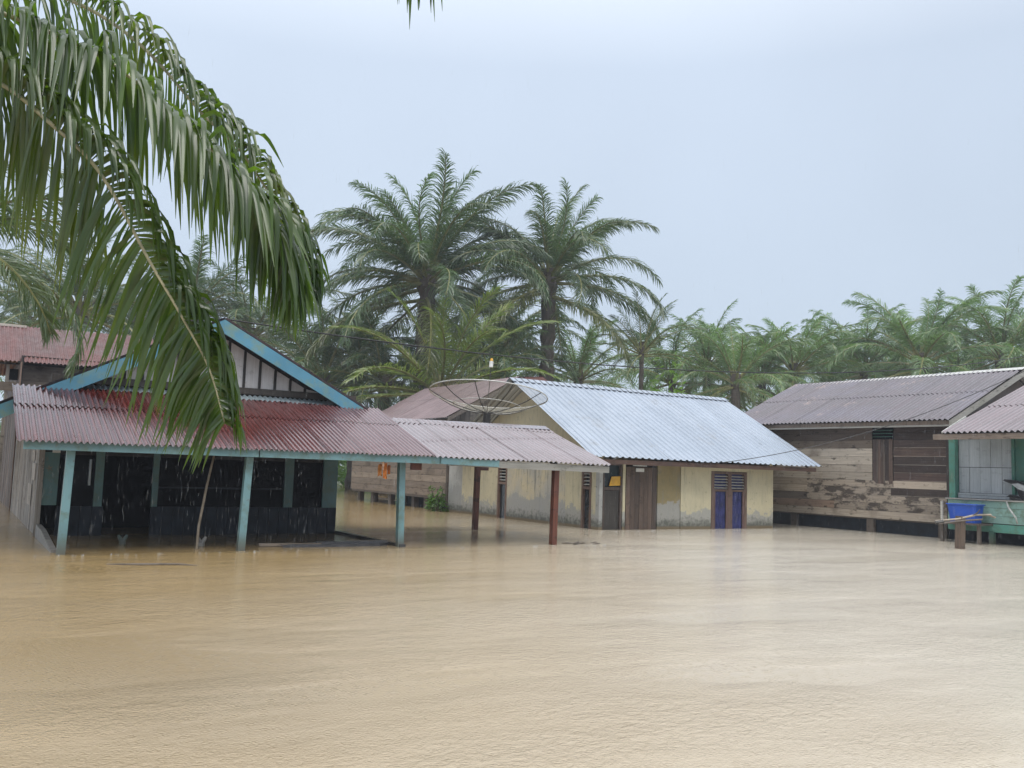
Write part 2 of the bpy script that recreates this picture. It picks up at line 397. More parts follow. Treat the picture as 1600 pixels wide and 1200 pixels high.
# ------------------------------------------------------------------ mesh helpers
WP = {}                                            # world position of every object (all unrotated roots)
class MB:
    def __init__(s): s.v = []; s.f = []; s.mi = []
    def add(s, vs, fs, mi=0):
        n = len(s.v)
        s.v += [tuple(x) for x in vs]
        s.f += [tuple(i + n for i in f) for f in fs]
        s.mi += [mi] * len(fs)
    def box(s, x0, x1, y0, y1, z0, z1, mi=0, j=0.0):
        vs = [(x, y, z) for z in (z0, z1) for y in (y0, y1) for x in (x0, x1)]
        if j: vs = [tuple(c + random.uniform(-j, j) for c in v) for v in vs]
        s.add(vs, [(0, 2, 3, 1), (4, 5, 7, 6), (0, 1, 5, 4), (2, 6, 7, 3), (0, 4, 6, 2), (1, 3, 7, 5)], mi)
        return s
    def beam(s, p, q, w, h, up=(0, 0, 1), mi=0):
        p, q = V(p), V(q); t = (q - p).normalized()
        a = t.cross(V(up)).normalized() * (w / 2); b = a.cross(t).normalized() * (h / 2)
        vs = [p - a - b, p + a - b, p + a + b, p - a + b, q - a - b, q + a - b, q + a + b, q - a + b]
        s.add(vs, [(0, 1, 2, 3), (7, 6, 5, 4), (0, 4, 5, 1), (1, 5, 6, 2), (2, 6, 7, 3), (3, 7, 4, 0)], mi)
        return s
    def tube(s, pts, rad, n=6, mi=0, cap=True):
        pts = [V(p) for p in pts]
        if not isinstance(rad, (list, tuple)): rad = [rad] * len(pts)
        vs = []
        for i, p in enumerate(pts):
            t = (pts[min(i + 1, len(pts) - 1)] - pts[max(i - 1, 0)]).normalized()
            a = t.cross(V((0, 0, 1)) if abs(t.z) < 0.9 else V((1, 0, 0))).normalized(); b = t.cross(a)
            for k in range(n):
                th = 2 * math.pi * k / n
                vs.append(p + (a * math.cos(th) + b * math.sin(th)) * rad[i])
        fs = []
        for i in range(len(pts) - 1):
            for k in range(n):
                k2 = (k + 1) % n
                fs.append((i * n + k, i * n + k2, (i + 1) * n + k2, (i + 1) * n + k))
        if cap:
            fs.append(tuple(range(n))[::-1]); fs.append(tuple((len(pts) - 1) * n + k for k in range(n)))
        s.add(vs, fs, mi); return s
    def prism(s, poly, n, mi=0):                    # polygon (3D points) extruded along vector n
        n = V(n); k = len(poly)
        vs = [V(p) for p in poly] + [V(p) + n for p in poly]
        fs = [tuple(range(k))[::-1], tuple(range(k, 2 * k))] + [(i, (i + 1) % k, (i + 1) % k + k, i + k) for i in range(k)]
        s.add(vs, fs, mi); return s
    def mesh(s, name, mats, smooth=False, off=(0, 0, 0)):
        me = bpy.data.meshes.new(name)
        o = V(off)
        me.from_pydata([tuple(V(v) - o) for v in s.v], [], s.f)
        for m in (mats if isinstance(mats, (list, tuple)) else [mats]): me.materials.append(m)
        if len(set(s.mi)) > 1: me.polygons.foreach_set("material_index", s.mi)
        if smooth: me.polygons.foreach_set("use_smooth", [True] * len(me.polygons))
        me.update()
        return me

def props(o, label=None, cat=None, group=None, kind=None):
    if label: o["label"] = label
    if cat: o["category"] = cat
    if group: o["group"] = group
    if kind: o["kind"] = kind
    return o
def link(o, pos, parent=None):
    COL.objects.link(o)
    WP[o.name] = V(pos)
    if parent:
        o.parent = parent
        o.location = V(pos) - WP[parent.name]
    else: o.location = pos
    return o
def thing(name, label, cat, loc, group=None):
    o = bpy.data.objects.new(name, None)
    o.empty_display_size = 0.3
    return props(link(o, loc), label, cat, group)
def obj(name, mb, mats, parent=None, label=None, cat=None, group=None, kind=None, smooth=False, origin=None, color=None):
    if origin is None:
        k = max(1, len(mb.v)); 
        lo = [min(v[i] for v in mb.v) for i in range(3)]; hi = [max(v[i] for v in mb.v) for i in range(3)]
        origin = V(((lo[0] + hi[0]) / 2, (lo[1] + hi[1]) / 2, (lo[2] + hi[2]) / 2 if parent else lo[2]))
    me = mb.mesh(name, mats, smooth, origin)
    o = bpy.data.objects.new(name, me)
    link(o, origin, parent)
    if color: o.color = (*color, 1)
    return props(o, label, cat, group, kind)
def inst(name, me, mat4, parent, color=None):       # shares mesh data
    o = bpy.data.objects.new(name, me)
    COL.objects.link(o)
    p = mat4.translation.copy()
    WP[o.name] = p
    o.parent = parent
    m = mat4.copy(); m.translation = p - WP[parent.name]
    o.matrix_local = m
    if color: o.color = (*color, 1)
    return o

_sheet = {}
def sheet_mesh(wd, ln, kind, mat):
    key = (round(wd, 3), round(ln, 3), kind, mat.name)
    if key in _sheet: return _sheet[key]
    mb = MB(); prof = []
    if kind[0] == 'wave':
        pitch, amp, seg = kind[1:]
        n = max(1, round(wd / pitch))
        for i in range(n * seg + 1):
            prof.append((wd * i / (n * seg), amp * math.cos(2 * math.pi * i / seg)))
    else:                                           # flat pan with trapezoid ribs
        pitch, amp = kind[1:]
        n = max(1, round(wd / pitch)); pp = wd / n
        for i in range(n):
            for fx, fz in ((0, 0), (0.30, 0), (0.40, 1), (0.62, 1), (0.72, 0)): prof.append(((i + fx) * pp, fz * amp))
        prof.append((wd, 0))
    rows = [0, 0.5, 1]
    for r in rows:
        for x, z in prof: mb.v.append((x, r * ln, z))
    k = len(prof)
    for r in range(len(rows) - 1):
        for i in range(k - 1):
            mb.f.append((r * k + i, r * k + i + 1, (r + 1) * k + i + 1, (r + 1) * k + i)); mb.mi.append(0)
    me = mb.mesh("roof_sheet", mat, kind[0] == 'wave')
    _sheet[key] = me
    return me
def tin_roof(parent, O, U, Vd, width, length, sheet_w, tiers, kind, mat, jit=0.006, name="roof_sheet", over=0.0, mat2=None):
    """sheets laid side by side from O along U, upslope along Vd"""
    U = V(U).normalized(); Vd = V(Vd); Vd = (Vd - U * Vd.dot(U)).normalized(); N = U.cross(Vd)
    n = max(1, round(width / sheet_w)); sw = width / n
    outl = []
    for ti, (a, b) in enumerate(tiers):
        for i in range(n):
            m_ = mat2(ti, i, n) if mat2 else mat
            me = sheet_mesh(sw + 0.006, (b - a) * length, kind, m_)
            du = random.uniform(-jit, jit); dv = random.uniform(-jit, jit) * 2.5
            lift = 0.012 * ti + (0.002 if i % 2 else 0.0) + random.uniform(0, jit * .3)
            tl = random.uniform(-jit, jit) * 0.5
            v2 = (Vd + N * tl / max(0.5, length) + U * random.uniform(-1, 1) * jit * 0.6).normalized(); n2 = U.cross(v2).normalized()
            P = V(O) + U * (i * sw - 0.003 + du) + Vd * (a * length + dv) + N * lift
            m4 = Matrix((U, v2, n2)).transposed().to_4x4(); m4.translation = P
            outl.append(inst(name, me, m4, parent))
    return outl
def planks_h(parent, axis, plane, a0, a1, zs, th, mat, out_dir, name="plank", cols=None, brk=0.0, gap=0.008, lip=None):
    """horizontal boards between the heights in zs; axis is the direction they run in"""
    for i in range(len(zs) - 1):
        z0, z1 = zs[i] + gap / 2, zs[i + 1] - gap / 2
        cuts = [a0, a1]
        if random.random() < brk: cuts.insert(1, a0 + (a1 - a0) * random.uniform(0.25, 0.75))
        for k in range(len(cuts) - 1):
            d = random.uniform(0, 0.010)
            lo, hi = sorted((plane + out_dir * d, plane + out_dir * (th + d)))
            c0, c1 = cuts[k] + 0.003, cuts[k + 1] - 0.003
            mb = MB()
            if axis == 'x': mb.box(c0, c1, lo, hi, z0, z1, j=0.004)
            else: mb.box(lo, hi, c0, c1, z0, z1, j=0.004)
            if lip:                                 # worn pale lower edge
                l2, h2 = sorted((plane + out_dir * (th + d - .004), plane + out_dir * (th + d + .005)))
                mb.box(l2, h2, c0 + .01, c1 - .01, z0 + .002, z0 + .022, 1, j=.003)
            o = obj(name, mb, [mat, lip] if lip else mat, parent)
            if cols: o.color = (*random.choice(cols), 1)
def boards_v(parent, axis, plane, a0, a1, n, z0, z1, th, mat, out_dir, name="board", gap=0.008, cols=None, topf=None, botj=0.0):
    st = (a1 - a0) / n
    for i in range(n):
        d = random.uniform(0, 0.008)
        lo, hi = sorted((plane + out_dir * d, plane + out_dir * (th + d)))
        c0, c1 = a0 + i * st + gap / 2, a0 + (i + 1) * st - gap / 2
        zb = z0 + random.uniform(-botj, botj)
        t0 = topf(c0) if topf else z1; t1 = topf(c1) if topf else z1
        if max(t0, t1) - zb < 0.02: continue
        t0 = max(t0, zb + 0.01); t1 = max(t1, zb + 0.01)
        mb = MB()
        if axis == 'x': mb.prism([(c0, lo, zb), (c1, lo, zb), (c1, lo, t1), (c0, lo, t0)], (0, hi - lo, 0))
        else: mb.prism([(lo, c0, zb), (lo, c1, zb), (lo, c1, t1), (lo, c0, t0)], (hi - lo, 0, 0))
        o = obj(name, mb, mat, parent)
        if cols: o.color = (*random.choice(cols), 1)

# ------------------------------------------------------------------ water
mb = MB()
mb.add([(-105, -65, 0), (155, -65, 0), (155, 155, 0), (-105, 155, 0)], [(0, 1, 2, 3)])
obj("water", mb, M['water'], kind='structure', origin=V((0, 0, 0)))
mb = MB()
mb.add([(-105, -65, -1.1), (155, -65, -1.1), (155, 155, -1.1), (-105, 155, -1.1)], [(0, 1, 2, 3)])
obj("ground", mb, M['concrete'], kind='structure', origin=V((0, 0, -1.1)))

# ------------------------------------------------------------------ haze of the rain
mb = MB(); mb.box(-108, 158, -68, 158, -2.2, 21.5)
hz = bpy.data.materials.new("rain haze"); hz.use_nodes = True
hz.node_tree.nodes.remove(hz.node_tree.nodes["Principled BSDF"])
pv = hz.node_tree.nodes.new("ShaderNodeVolumePrincipled")
pv.inputs["Color"].default_value = (0.86, 0.91, 1.0, 1)
pv.inputs["Density"].default_value = 0.0010
hz.node_tree.links.new(pv.outputs[0], hz.node_tree.nodes["Material Output"].inputs["Volume"])
obj("haze", mb, hz, kind='stuff')

# ================================================================== porch house (red tin porch, blue gable)
H = thing("porch_house", "low wooden house with blue gable boards, rusty red tin porch roof and dark open front", "house", (4.5, 18, 0))
# porch roof structure: purlins and rafters under the sheets
porch_V = V((0, 3.05, 1.06)); PL = porch_V.length
ext_V = V((0, 2.60, 0.85)); EL = ext_V.length
mb = MB()
for t in (0.09, 0.35, 0.66, 0.97):
    mb.beam((0.9, 15.95 + 3.05 * t, 1.80 + 1.06 * t - 0.06), (8.0, 15.95 + 3.05 * t, 1.80 + 1.06 * t - 0.06), 0.06, 0.05)
for t in (0.09, 0.5, 0.95):
    mb.beam((8.05, 16.0 + 2.6 * t, 1.73 + 0.85 * t), (12.4, 16.0 + 2.6 * t, 1.70 + 0.93 * t), 0.06, 0.05)
for x in (1.6, 3.1, 4.5, 6.0, 7.7):
    mb.beam((x, 16.12, 1.745), (x, 19.0, 2.74), 0.05, 0.06)
for x in (8.3, 11.2, 12.2):
    mb.beam((x, 16.12, 1.70), (x, 18.6, 2.5), 0.05, 0.06); mb.beam((x, 18.6, 2.5), (x, 20.8, 1.7), 0.05, 0.06)
roof = obj("porch_roof", mb, M['batten'], H)
WAVE = ('wave', 0.096, 0.021, 6)
WAVE2 = ('wave', 0.116, 0.023, 6)
def porch_mat(ti, i, n):
    return M['roof_red']
tin_roof(roof, (0.82, 15.92, 1.80), (1, 0, 0.0), porch_V, 7.3, PL, 0.74, [(0, 0.645), (0.615, 1.0)], WAVE, M['roof_red'], 0.008)
tin_roof(roof, (8.10, 15.93, 1.80), (1, 0, -0.009), ext_V, 4.4, EL, 0.735, [(0, 0.90), (0.87, 1.0)], WAVE2, M['roof_pink'], 0.010)
tin_roof(roof, (12.45, 20.95, 1.82), (-1, 0, 0), (0, -2.32, 0.80), 4.4, 2.44, 0.88, [(0, 1.0)], WAVE, M['roof_pink'], 0.008)
tin_roof(roof, (1.55, 18.96, 2.875), (1, 0, 0), (0, 0.40, 0.12), 6.2, 0.40, 0.78, [(0, 1.0)], ('wave', 0.11, 0.02, 6), M['flash'], 0.006, name="flashing_sheet")
mb = MB()                                           # ridge cap of the right-hand half, a folded strip
mb.prism([(8.35, 18.38, 2.575), (8.35, 18.62, 2.665), (8.35, 18.86, 2.585), (8.35, 18.86, 2.573), (8.35, 18.62, 2.65), (8.35, 18.38, 2.563)], (4.16, 0, 0.035))
obj("ridge_cap", mb, M['roof_pink'], roof)
# eave beam: teal then bare grey
mb = MB(); mb.beam((0.92, 16.0, 1.735), (4.62, 16.0, 1.735), 0.05, 0.14); obj("eave_beam", mb, M['teal'], H)
mb = MB(); mb.beam((4.64, 16.0, 1.735), (8.40, 16.0, 1.725), 0.05, 0.14); obj("eave_beam", mb, M['teal'], H)
mb = MB(); mb.beam((8.25, 15.955, 1.72), (9.6, 15.955, 1.70), 0.03, 0.13); obj("eave_beam", mb, M['teal'], H)
mb = MB(); mb.beam((8.42, 16.0, 1.70), (12.5, 16.0, 1.655), 0.05, 0.14); obj("eave_beam", mb, M['fascia_grey'], H, label="bare grey eave board of the porch")
mb = MB(); mb.beam((8.1, 20.6, 1.79), (12.4, 20.6, 1.76), 0.06, 0.1); obj("rear_beam", mb, M['red_brown'], H)
for (x, y, xt, m_, lab) in ((1.56, 16.2, 1.62, 'teal', None), (4.42, 16.22, 4.52, 'teal', None), (7.66, 16.4, 7.60, 'teal', None), (11.16, 16.2, 11.2, 'red_brown', "peeling red brown porch post"), (11.63, 20.45, 11.66, 'red_brown', "peeling red brown porch post at the back")):
    mb = MB(); mb.beam((x, y, -1.1), (xt, y, 1.66 if y < 18 else 1.74), 0.125, 0.125, up=(0, 1, 0))
    obj("post", mb, M[m_], H, label=lab)
mb = MB(); mb.beam((7.72, 16.22, 1.60), (7.95, 16.22, 1.60), 0.05, 0.16); obj("bracket", mb, M['red_brown'], H)
mb = MB(); mb.beam((11.75, 20.45, 1.62), (11.98, 20.45, 1.62), 0.05, 0.16); obj("bracket", mb, M['red_brown'], H)
# front wall behind the porch
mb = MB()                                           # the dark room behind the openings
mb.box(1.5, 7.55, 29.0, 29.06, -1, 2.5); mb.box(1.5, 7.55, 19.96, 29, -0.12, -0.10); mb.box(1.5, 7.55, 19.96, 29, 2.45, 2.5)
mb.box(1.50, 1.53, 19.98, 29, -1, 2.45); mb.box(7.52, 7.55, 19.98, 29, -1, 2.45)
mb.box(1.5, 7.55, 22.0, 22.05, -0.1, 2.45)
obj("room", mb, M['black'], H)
wall = obj("front_wall", MB().box(1.52, 7.6, 19.93, 19.96, 1.60, 2.9), M['batten'], H)
def dado(x0, x1, n): boards_v(wall, 'x', 19.92, x0, x1, n, -0.5, 0.58, 0.025, M['navy'], -1, name="dado_board")
dado(1.80, 2.66, 4); dado(3.56, 7.62, 18)
mb = MB().box(1.47, 1.80, 19.88, 19.92, 0.60, 1.64); obj("teal_panel", mb, M['teal_dull'], wall)
mb = MB()
for a in range(5):
    th = a * 2 * math.pi / 5 + 0.5
    c = (1.63, 19.876, 1.32)
    mb.add([(c[0], c[1], c[2]), (c[0] + .075 * math.cos(th), c[1], c[2] + .075 * math.sin(th)), (c[0] + .025 * math.cos(th + .5), c[1], c[2] + .025 * math.sin(th + .5))], [(0, 1, 2)])
obj("faded_mark", mb, M['mark'], H)
mb = MB().box(1.66, 1.80, 19.86, 19.88, 1.63, 1.69); obj("sticker", mb, M['offwhite'], wall)
for x0, x1, k in ((2.46, 2.62, 'teal_dull'), (3.56, 3.68, 'teal_dull'), (6.36, 6.56, 'teal_dull'), (7.26, 7.60, 'teal_dull')):
    mb = MB().box(x0, x1, 19.86, 19.92, 0.58, 1.72); obj("window_post", mb, M[k], wall)
for x0, x1 in ((1.82, 2.44), (3.70, 6.34), (6.58, 7.24)):
    mb = MB().box(x0, x1, 19.96, 19.98, 0.58, 1.72); obj("opening_dark", mb, M['black'], wall)  # black sheets stand in for the unlit room seen through the openings
mb = MB(); mb.beam((3.7, 19.9, 0.98), (6.3, 19.9, 0.98), 0.03, 0.035); obj("window_rail", mb, M['navy'], wall)
mb = MB(); mb.tube([(2.36, 19.84, 1.0), (2.36, 19.84, 1.52)], 0.022, 8); obj("lamp_tube", mb, M['tube'], H, smooth=True)
# left side wall of upright boards
sw = obj("side_wall", MB().box(1.50, 1.53, 20.0, 29.0, -0.6, 2.35), M['batten'], H)
boards_v(sw, 'y', 1.50, 19.92, 28.9, 30, -0.5, 2.36, 0.024, M['wood_grey_v'], -1, cols=[(1, 1, 1), (1.25, 1.22, 1.2), (0.8, 0.78, 0.76)], botj=0.03)
for y, z, w_, h_ in ((21.3, 1.45, 0.5, 0.22), (20.9, 1.05, 0.55, 0.35), (21.6, 0.5, 0.6, 0.45), (20.4, 1.75, 0.5, 0.12)):
    mb = MB().box(1.455, 1.464, y, y + w_ * 1.6, z, z + h_); obj("patch_board", mb, M['wood_grey_v'], sw, color=(1.5, 1.5, 1.5))
mb = MB().box(1.43, 1.53, 19.84, 19.91, -0.6, 2.3); obj("corner_post", mb, M['wood_grey_v'], H)
# kerbs of the porch floor, just awash
mb = MB(); mb.prism([(1.46, 16.45, -0.5), (1.46, 19.7, -0.5), (1.46, 19.7, 0.24), (1.46, 18.6, 0.22), (1.46, 16.45, 0.05)], (0.09, 0, 0)); obj("low_wall", mb, M['concrete'], H)
mb = MB(); mb.box(7.60, 7.72, 16.3, 19.9, -0.5, 0.055); obj("porch_kerb", mb, M['concrete_dark'], H)
mb = MB(); mb.box(1.6, 7.6, 19.0, 19.86, -0.5, -0.02); obj("porch_step", mb, M['concrete_dark'], H)
# gable
APX, APZ = 4.58, 4.50
def slope_z(x): return APZ - 0.515 * (APX - x) if x < APX else APZ - 0.522 * (x - APX)
gw = obj("gable_wall", MB().prism([(0.9, 19.42, 2.55), (8.1, 19.42, 2.60), (APX, 19.42, APZ - .06)], (0, 0.03, 0)), M['batten'], H)
boards_v(gw, 'x', 19.40, 2.12, 7.22, 15, 3.16, 4, 0.02, M['white_board'], -1, name="gable_board", gap=0.03, topf=lambda x: slope_z(x) - 0.24)
for i in range(1, 15):
    x = 2.12 + 5.1 / 15 * i
    t = slope_z(x) - 0.24
    if t > 3.22:
        mb = MB().box(x - .026, x + .026, 19.345, 19.375, 3.16, t); obj("batten", mb, M['batten'], gw)
mb = MB().box(1.5, 7.75, 19.33, 19.41, 3.02, 3.155); obj("tie_beam", mb, M['wood_post'], H, color=(0.5, 0.5, 0.5))
for sx, xe, ze in ((-1, 0.42, slope_z(0.42)), (1, 8.15, slope_z(8.15))):
    mb = MB()
    d = V((xe - APX, 0, ze - APZ)).normalized()
    drop = 0.27
    mb.prism([(APX, 18.84, APZ), (xe, 18.84, ze), (xe, 18.84, ze - drop), (APX, 18.84, APZ - drop - .02)], (0, 0.035, 0))
    obj("bargeboard", mb, M['blue'], H)
    mb = MB()                                       # dark underside boards of the overhang
    mb.prism([(APX, 18.9, APZ - .05), (xe, 18.9, ze - .05), (xe, 18.9, ze - .075), (APX, 18.9, APZ - .075)], (0, 0.5, 0))
    obj("soffit", mb, M['batten'], H)
mb = MB(); mb.beam((APX, 18.9, APZ - .12), (APX, 29.2, APZ - .12), 0.06, 0.12)
mroof = obj("main_roof", mb, M['batten'], H)
LW = V((APX - 0.34, 0, 0.515 * (APX - 0.34))); RW = V((8.3 - APX, 0, 0.522 * (8.3 - APX)))
tin_roof(mroof, (0.34, 29.3, slope_z(0.34) + .03), (0, -1, 0), LW, 10.47, LW.length, 0.75, [(0, 1)], WAVE, M['roof_wing'])
tin_roof(mroof, (8.3, 18.83, slope_z(8.3) + .03), (0, 1, 0), V((-RW.x, 0, RW.z)), 10.47, RW.length, 0.75, [(0, 1)], WAVE, M['roof_wing'])
mb = MB().box(7.58, 7.62, 20, 29, -0.6, 2.4); obj("side_wall", mb, M['wood_brown_v'], H)

# ================================================================== rear house with the rust roof
B2 = thing("rear_house", "brown wooden house with dull red tin roof standing behind the blue gabled porch house", "house", (3.5, 33, 0))
wl = obj("wall", MB().box(1.5, 5.4, 30.25, 30.28, -0.6, 4.5), M['batten'], B2)
planks_h(wl, 'x', 30.24, 1.45, 5.4, [2.2, 2.45, 2.7, 2.95, 3.2, 3.45, 3.75, 4.05, 4.3], 0.025, M['wood_grey'], -1, cols=[(.55, .5, .46), (.75, .7, .66)])
sw2 = obj("side_wall", MB().box(1.48, 1.52, 29.2, 36.4, -0.6, 4.4), M['batten'], B2)
boards_v(sw2, 'y', 1.48, 29.1, 36.4, 22, -0.5, 4.2, 0.025, M['wood_brown_v'], -1, cols=[(1, 1, 1), (1.9, 1.8, 1.7), (1.4, 1.3, 1.25)], botj=0.05)
mb = MB(); mb.beam((-0.4, 30.1, 3.55), (3.4, 30.1, 3.52), 0.08, 0.26); obj("beam", mb, M['wood_grey'], B2, color=(0.8, 0.75, 0.7))
for x in (1.12, -0.2):
    mb = MB().box(x, x + .09, 30.1, 30.19, -1, 4.3); obj("post", mb, M['wood_grey_v'], B2)
mb = MB().box(1.22, 1.5, 30.3, 30.35, 3.75, 4.08); obj("vent_hole", mb, M['black'], B2)
mb = MB(); mb.beam((-0.6, 32.9, 5.55), (5.5, 32.9, 5.6), 0.08, 0.1); mb.beam((-0.6, 30.1, 4.2), (5.5, 30.1, 4.26), 0.06, 0.06)
r2 = obj("roof", mb, M['batten'], B2)
tin_roof(r2, (-0.7, 29.85, 4.25), (1, 0, 0.012), (0, 3.05, 1.42), 6.25, 3.36, 0.78, [(0, 1)], ('wave', 0.105, 0.02, 6), M['roof_rust'], 0.008)
tin_roof(r2, (5.55, 36.0, 4.28), (-1, 0, 0), (0, -3.05, 1.38), 6.25, 3.34, 0.78, [(0, 1)], ('wave', 0.105, 0.02, 6), M['roof_rust'], 0.008)
mb = MB(); mb.prism([(-0.7, 32.75, 5.62), (-0.7, 32.92, 5.72), (-0.7, 33.1, 5.62), (-0.7, 32.92, 5.69)], (2.4, 0, 0.02)); obj("ridge_cap", mb, M['wood_grey'], r2)
mb = MB().box(5.35, 5.4, 30.3, 36, -0.6, 4.3); obj("end_wall", mb, M['wood_brown_v'], B2)

# ================================================================== cream plastered house with zinc roof
C = thing("plastered_house", "cream plastered house with stained walls, blue curtained window and pale zinc roof", "house", (18.8, 24, 0))
X0, X1, Y0, Y1, ZT = 15.3, 22.25, 20.0, 28.9, 1.95
def wseg(name, mat, x0, x1, y0, y1, z0=-1.1, z1=ZT, lab=None): return obj(name, MB().box(x0, x1, y0, y1, z0, z1), M[mat], C, label=lab)
# front wall between the openings
mb = MB()
for a, b_ in ((16.15, 16.24), (18.34, 19.56), (21.08, 22.25)): wseg("wall", 'plaster', a, b_, Y0, Y0 + .14)
wseg("lintel", 'plaster', 19.56, 21.08, Y0 + .002, Y0 + .138, 1.74, ZT)
wseg("wall", 'plaster', 22.11, 22.248, Y0 + .142, Y1)
wseg("wall", 'plaster', 15.3, 22.108, Y1 - .14, Y1 - .002)
wseg("wall_panel", 'plaster_olive', 17.46, 18.335, 20.03, 20.13, lab="dark olive plaster panel beside the plank door")
wseg("corner_pillar", 'plaster_grey', 15.3, 15.42, 19.98, 20.14)
mb = MB().box(15.42, 16.15, 20.06, 20.1, 1.80, ZT); mb.box(16.24, 17.46, 20.06, 20.1, 1.82, ZT); obj("lintel", mb, M['fascia_brown'], C)
# side wall, facing the open water
for a, b_ in ((25.46, 27.9), (20.80, 21.6), (20.14, 20.34)): wseg("side_wall", 'plaster', X0, X0 + .14, a, b_)
wseg("side_wall", 'plaster_bare', X0 - .003, X0 + .137, 21.602, 24.88, lab="bare grey render streaked with black mould")
wseg("side_wall", 'plaster_grey', X0 - .004, X0 + .136, 27.902, 28.9, lab="grey concrete end of the side wall")
mb = MB(); mb.box(X0 + .01, X0 + .13, 24.882, 25.458, 1.66, ZT); mb.box(X0 + .01, X0 + .13, 20.342, 20.798, 1.62, ZT); obj("lintel", mb, M['fascia_brown'], C)
# gable
yr, zr, ye, ze = 23.76, 4.40, 19.38, 2.00
sl = (zr - ze) / (yr - ye)
mb = MB(); mb.prism([(X0 + .004, 20.0, ZT + .002), (X0 + .004, 28.0, ZT + .002), (X0 + .004, 27.4, 2.4), (X0 + .004, yr, zr - .12), (X0 + .004, 20.0, ze + sl * .62 - .1)], (0.13, 0, 0)); obj("gable_wall", mb, M['plaster'], C)
mb = MB(); mb.prism([(X1 - .14, 20.0, ZT + .002), (X1 - .14, 28.0, ZT + .002), (X1 - .14, 27.4, 2.4), (X1 - .14, yr, zr - .12), (X1 - .14, 20.0, ze + sl * .62 - .1)], (0.13, 0, 0)); obj("gable_wall", mb, M['plaster'], C)
mb = MB().box(15.27, 15.3, 21.55, 21.63, 2.2, 2.32); obj("wall_bracket", mb, M['metal_dark'], C)
# dark rooms behind the openings
mb = MB(); mb.box(15.45, 22.1, 20.6, 20.63, -1, 1.95); mb.box(15.9, 15.93, 20.15, 28.7, -1, 1.95); obj("room", mb, M['black'], C)
# tall opening with a yellow board
dr = obj("side_door", MB().box(15.44, 15.50, 20.0, 20.08, -1, 1.8).box(16.05, 16.12, 20.0, 20.08, -1, 1.8).box(15.5, 16.05, 20.01, 20.07, 1.10, 1.19), M['wood_brown_v'], C)
mb = MB().box(15.52, 16.04, 20.05, 20.07, -0.6, 1.09); obj("door_leaf", mb, M['wood_brown_v'], dr, color=(0.45, 0.55, 0.6))
mb = MB().prism([(15.66, 20.0, 1.22), (16.08, 20.0, 1.24), (16.08, 20.0, 1.50), (15.74, 20.0, 1.48)], (0, 0.012, 0)); obj("yellow_board", mb, M['yellow'], C)
mb = MB().box(15.52, 16.04, 20.06, 20.075, 1.2, 1.8); obj("dark_pane", mb, M['glass'], dr)
# plank door
pd = obj("plank_door", MB().box(16.26, 17.44, 20.05, 20.09, -0.8, 1.8), M['batten'], C)
boards_v(pd, 'x', 20.05, 16.28, 17.42, 7, -0.8, 1.77, 0.022, M['wood_brown_v'], -1, name="plank", cols=[(1, 1, 1), (1.3, 1.25, 1.2), (0.8, 0.8, 0.8)])
mb = MB().box(16.62, 16.92, 20.0, 20.012, 1.64, 1.74); obj("plate", mb, M['offwhite'], pd)
mb = MB().box(16.5, 17.0, 19.98, 20.0, 1.80, 1.83); obj("door_strip", mb, M['metal_pale'], pd)
# blue window / door unit
mb = MB()
for a, b_ in ((19.57, 19.68), (20.26, 20.40), (20.96, 21.07)): mb.box(a, b_, 19.985, 20.09, -1, 1.73)
for a, b_ in ((19.68, 20.26), (20.40, 20.96)):
    for z in (1.66, 1.13): mb.box(a, b_, 19.99, 20.085, z, z + .06)
win = obj("window", mb, M['wood_brown_v'], C, color=None)
win.color = (1.4, 1.3, 1.3, 1)
for a, b_ in ((19.68, 20.26), (20.40, 20.96)):
    for k in range(5):
        z = 1.24 + k * .088
        mb = MB(); mb.beam((a, 20.03, z), (b_, 20.03, z), 0.05, 0.012, up=(0, -0.45, 1)); obj("louvre_slat", mb, M['metal_pale'], win, color=(.6, .6, .8))
    mb = MB().box(a, b_, 20.1, 20.12, 1.18, 1.68); obj("louvre_backing", mb, M['curtain'], win)
    c0, c1 = a + .06, b_ - .06
    cv = []
    N_ = 20
    for i in range(N_ + 1):
        x = c0 + (c1 - c0) * i / N_
        cv.append((x, 20.055 + 0.016 * math.sin(i * 1.9) + random.uniform(-.004, .004)))
    mb = MB()
    for z in (-0.6, 1.12):
        for x, y in cv: mb.v.append((x, y, z))
    for i in range(N_): mb.f.append((i, i + 1, N_ + 2 + i, N_ + 1 + i)); mb.mi.append(0)
    obj("curtain", mb, M['curtain'], win)
    for q0, q1 in ((a, c0), (c1, b_)):
        mb = MB().box(q0 + .001, q1 - .001, 20.0, 20.03, -0.8, 1.125); obj("window_stile", mb, M['wood_brown_v'], win, color=(1.5, 1.3, 1.5))
# side windows
for ya, yb, zt in ((24.88, 25.46, 1.66), (20.34, 20.80, 1.62)):
    mb = MB()
    mb.box(15.285, 15.40, ya, ya + .08, -1, zt); mb.box(15.285, 15.40, yb - .08, yb, -1, zt); mb.box(15.29, 15.395, ya + .08, yb - .08, zt - .05, zt); mb.box(15.29, 15.395, ya + .08, yb - .08, 1.10, 1.18)
    wn = obj("side_window", mb, M['wood_brown_v'], C); wn.color = (1.6, 1.4, 1.3, 1)
    for k in range(4):
        z = 1.24 + k * .10
        mb = MB(); mb.beam((15.33, ya + .08, z), (15.33, yb - .08, z), 0.05, 0.014, up=(-0.45, 0, 1)); obj("louvre_slat", mb, M['metal_pale'], wn)
    mb = MB().box(15.36, 15.37, ya + .08, yb - .08, -1, 1.1); obj("glass_pane", mb, M['glass'], wn)
mb = MB(); mb.box(14.72, 23.62, 19.44, 19.48, 1.83, 1.955); obj("fascia_board", mb, M['fascia_brown'], C)
mb = MB()
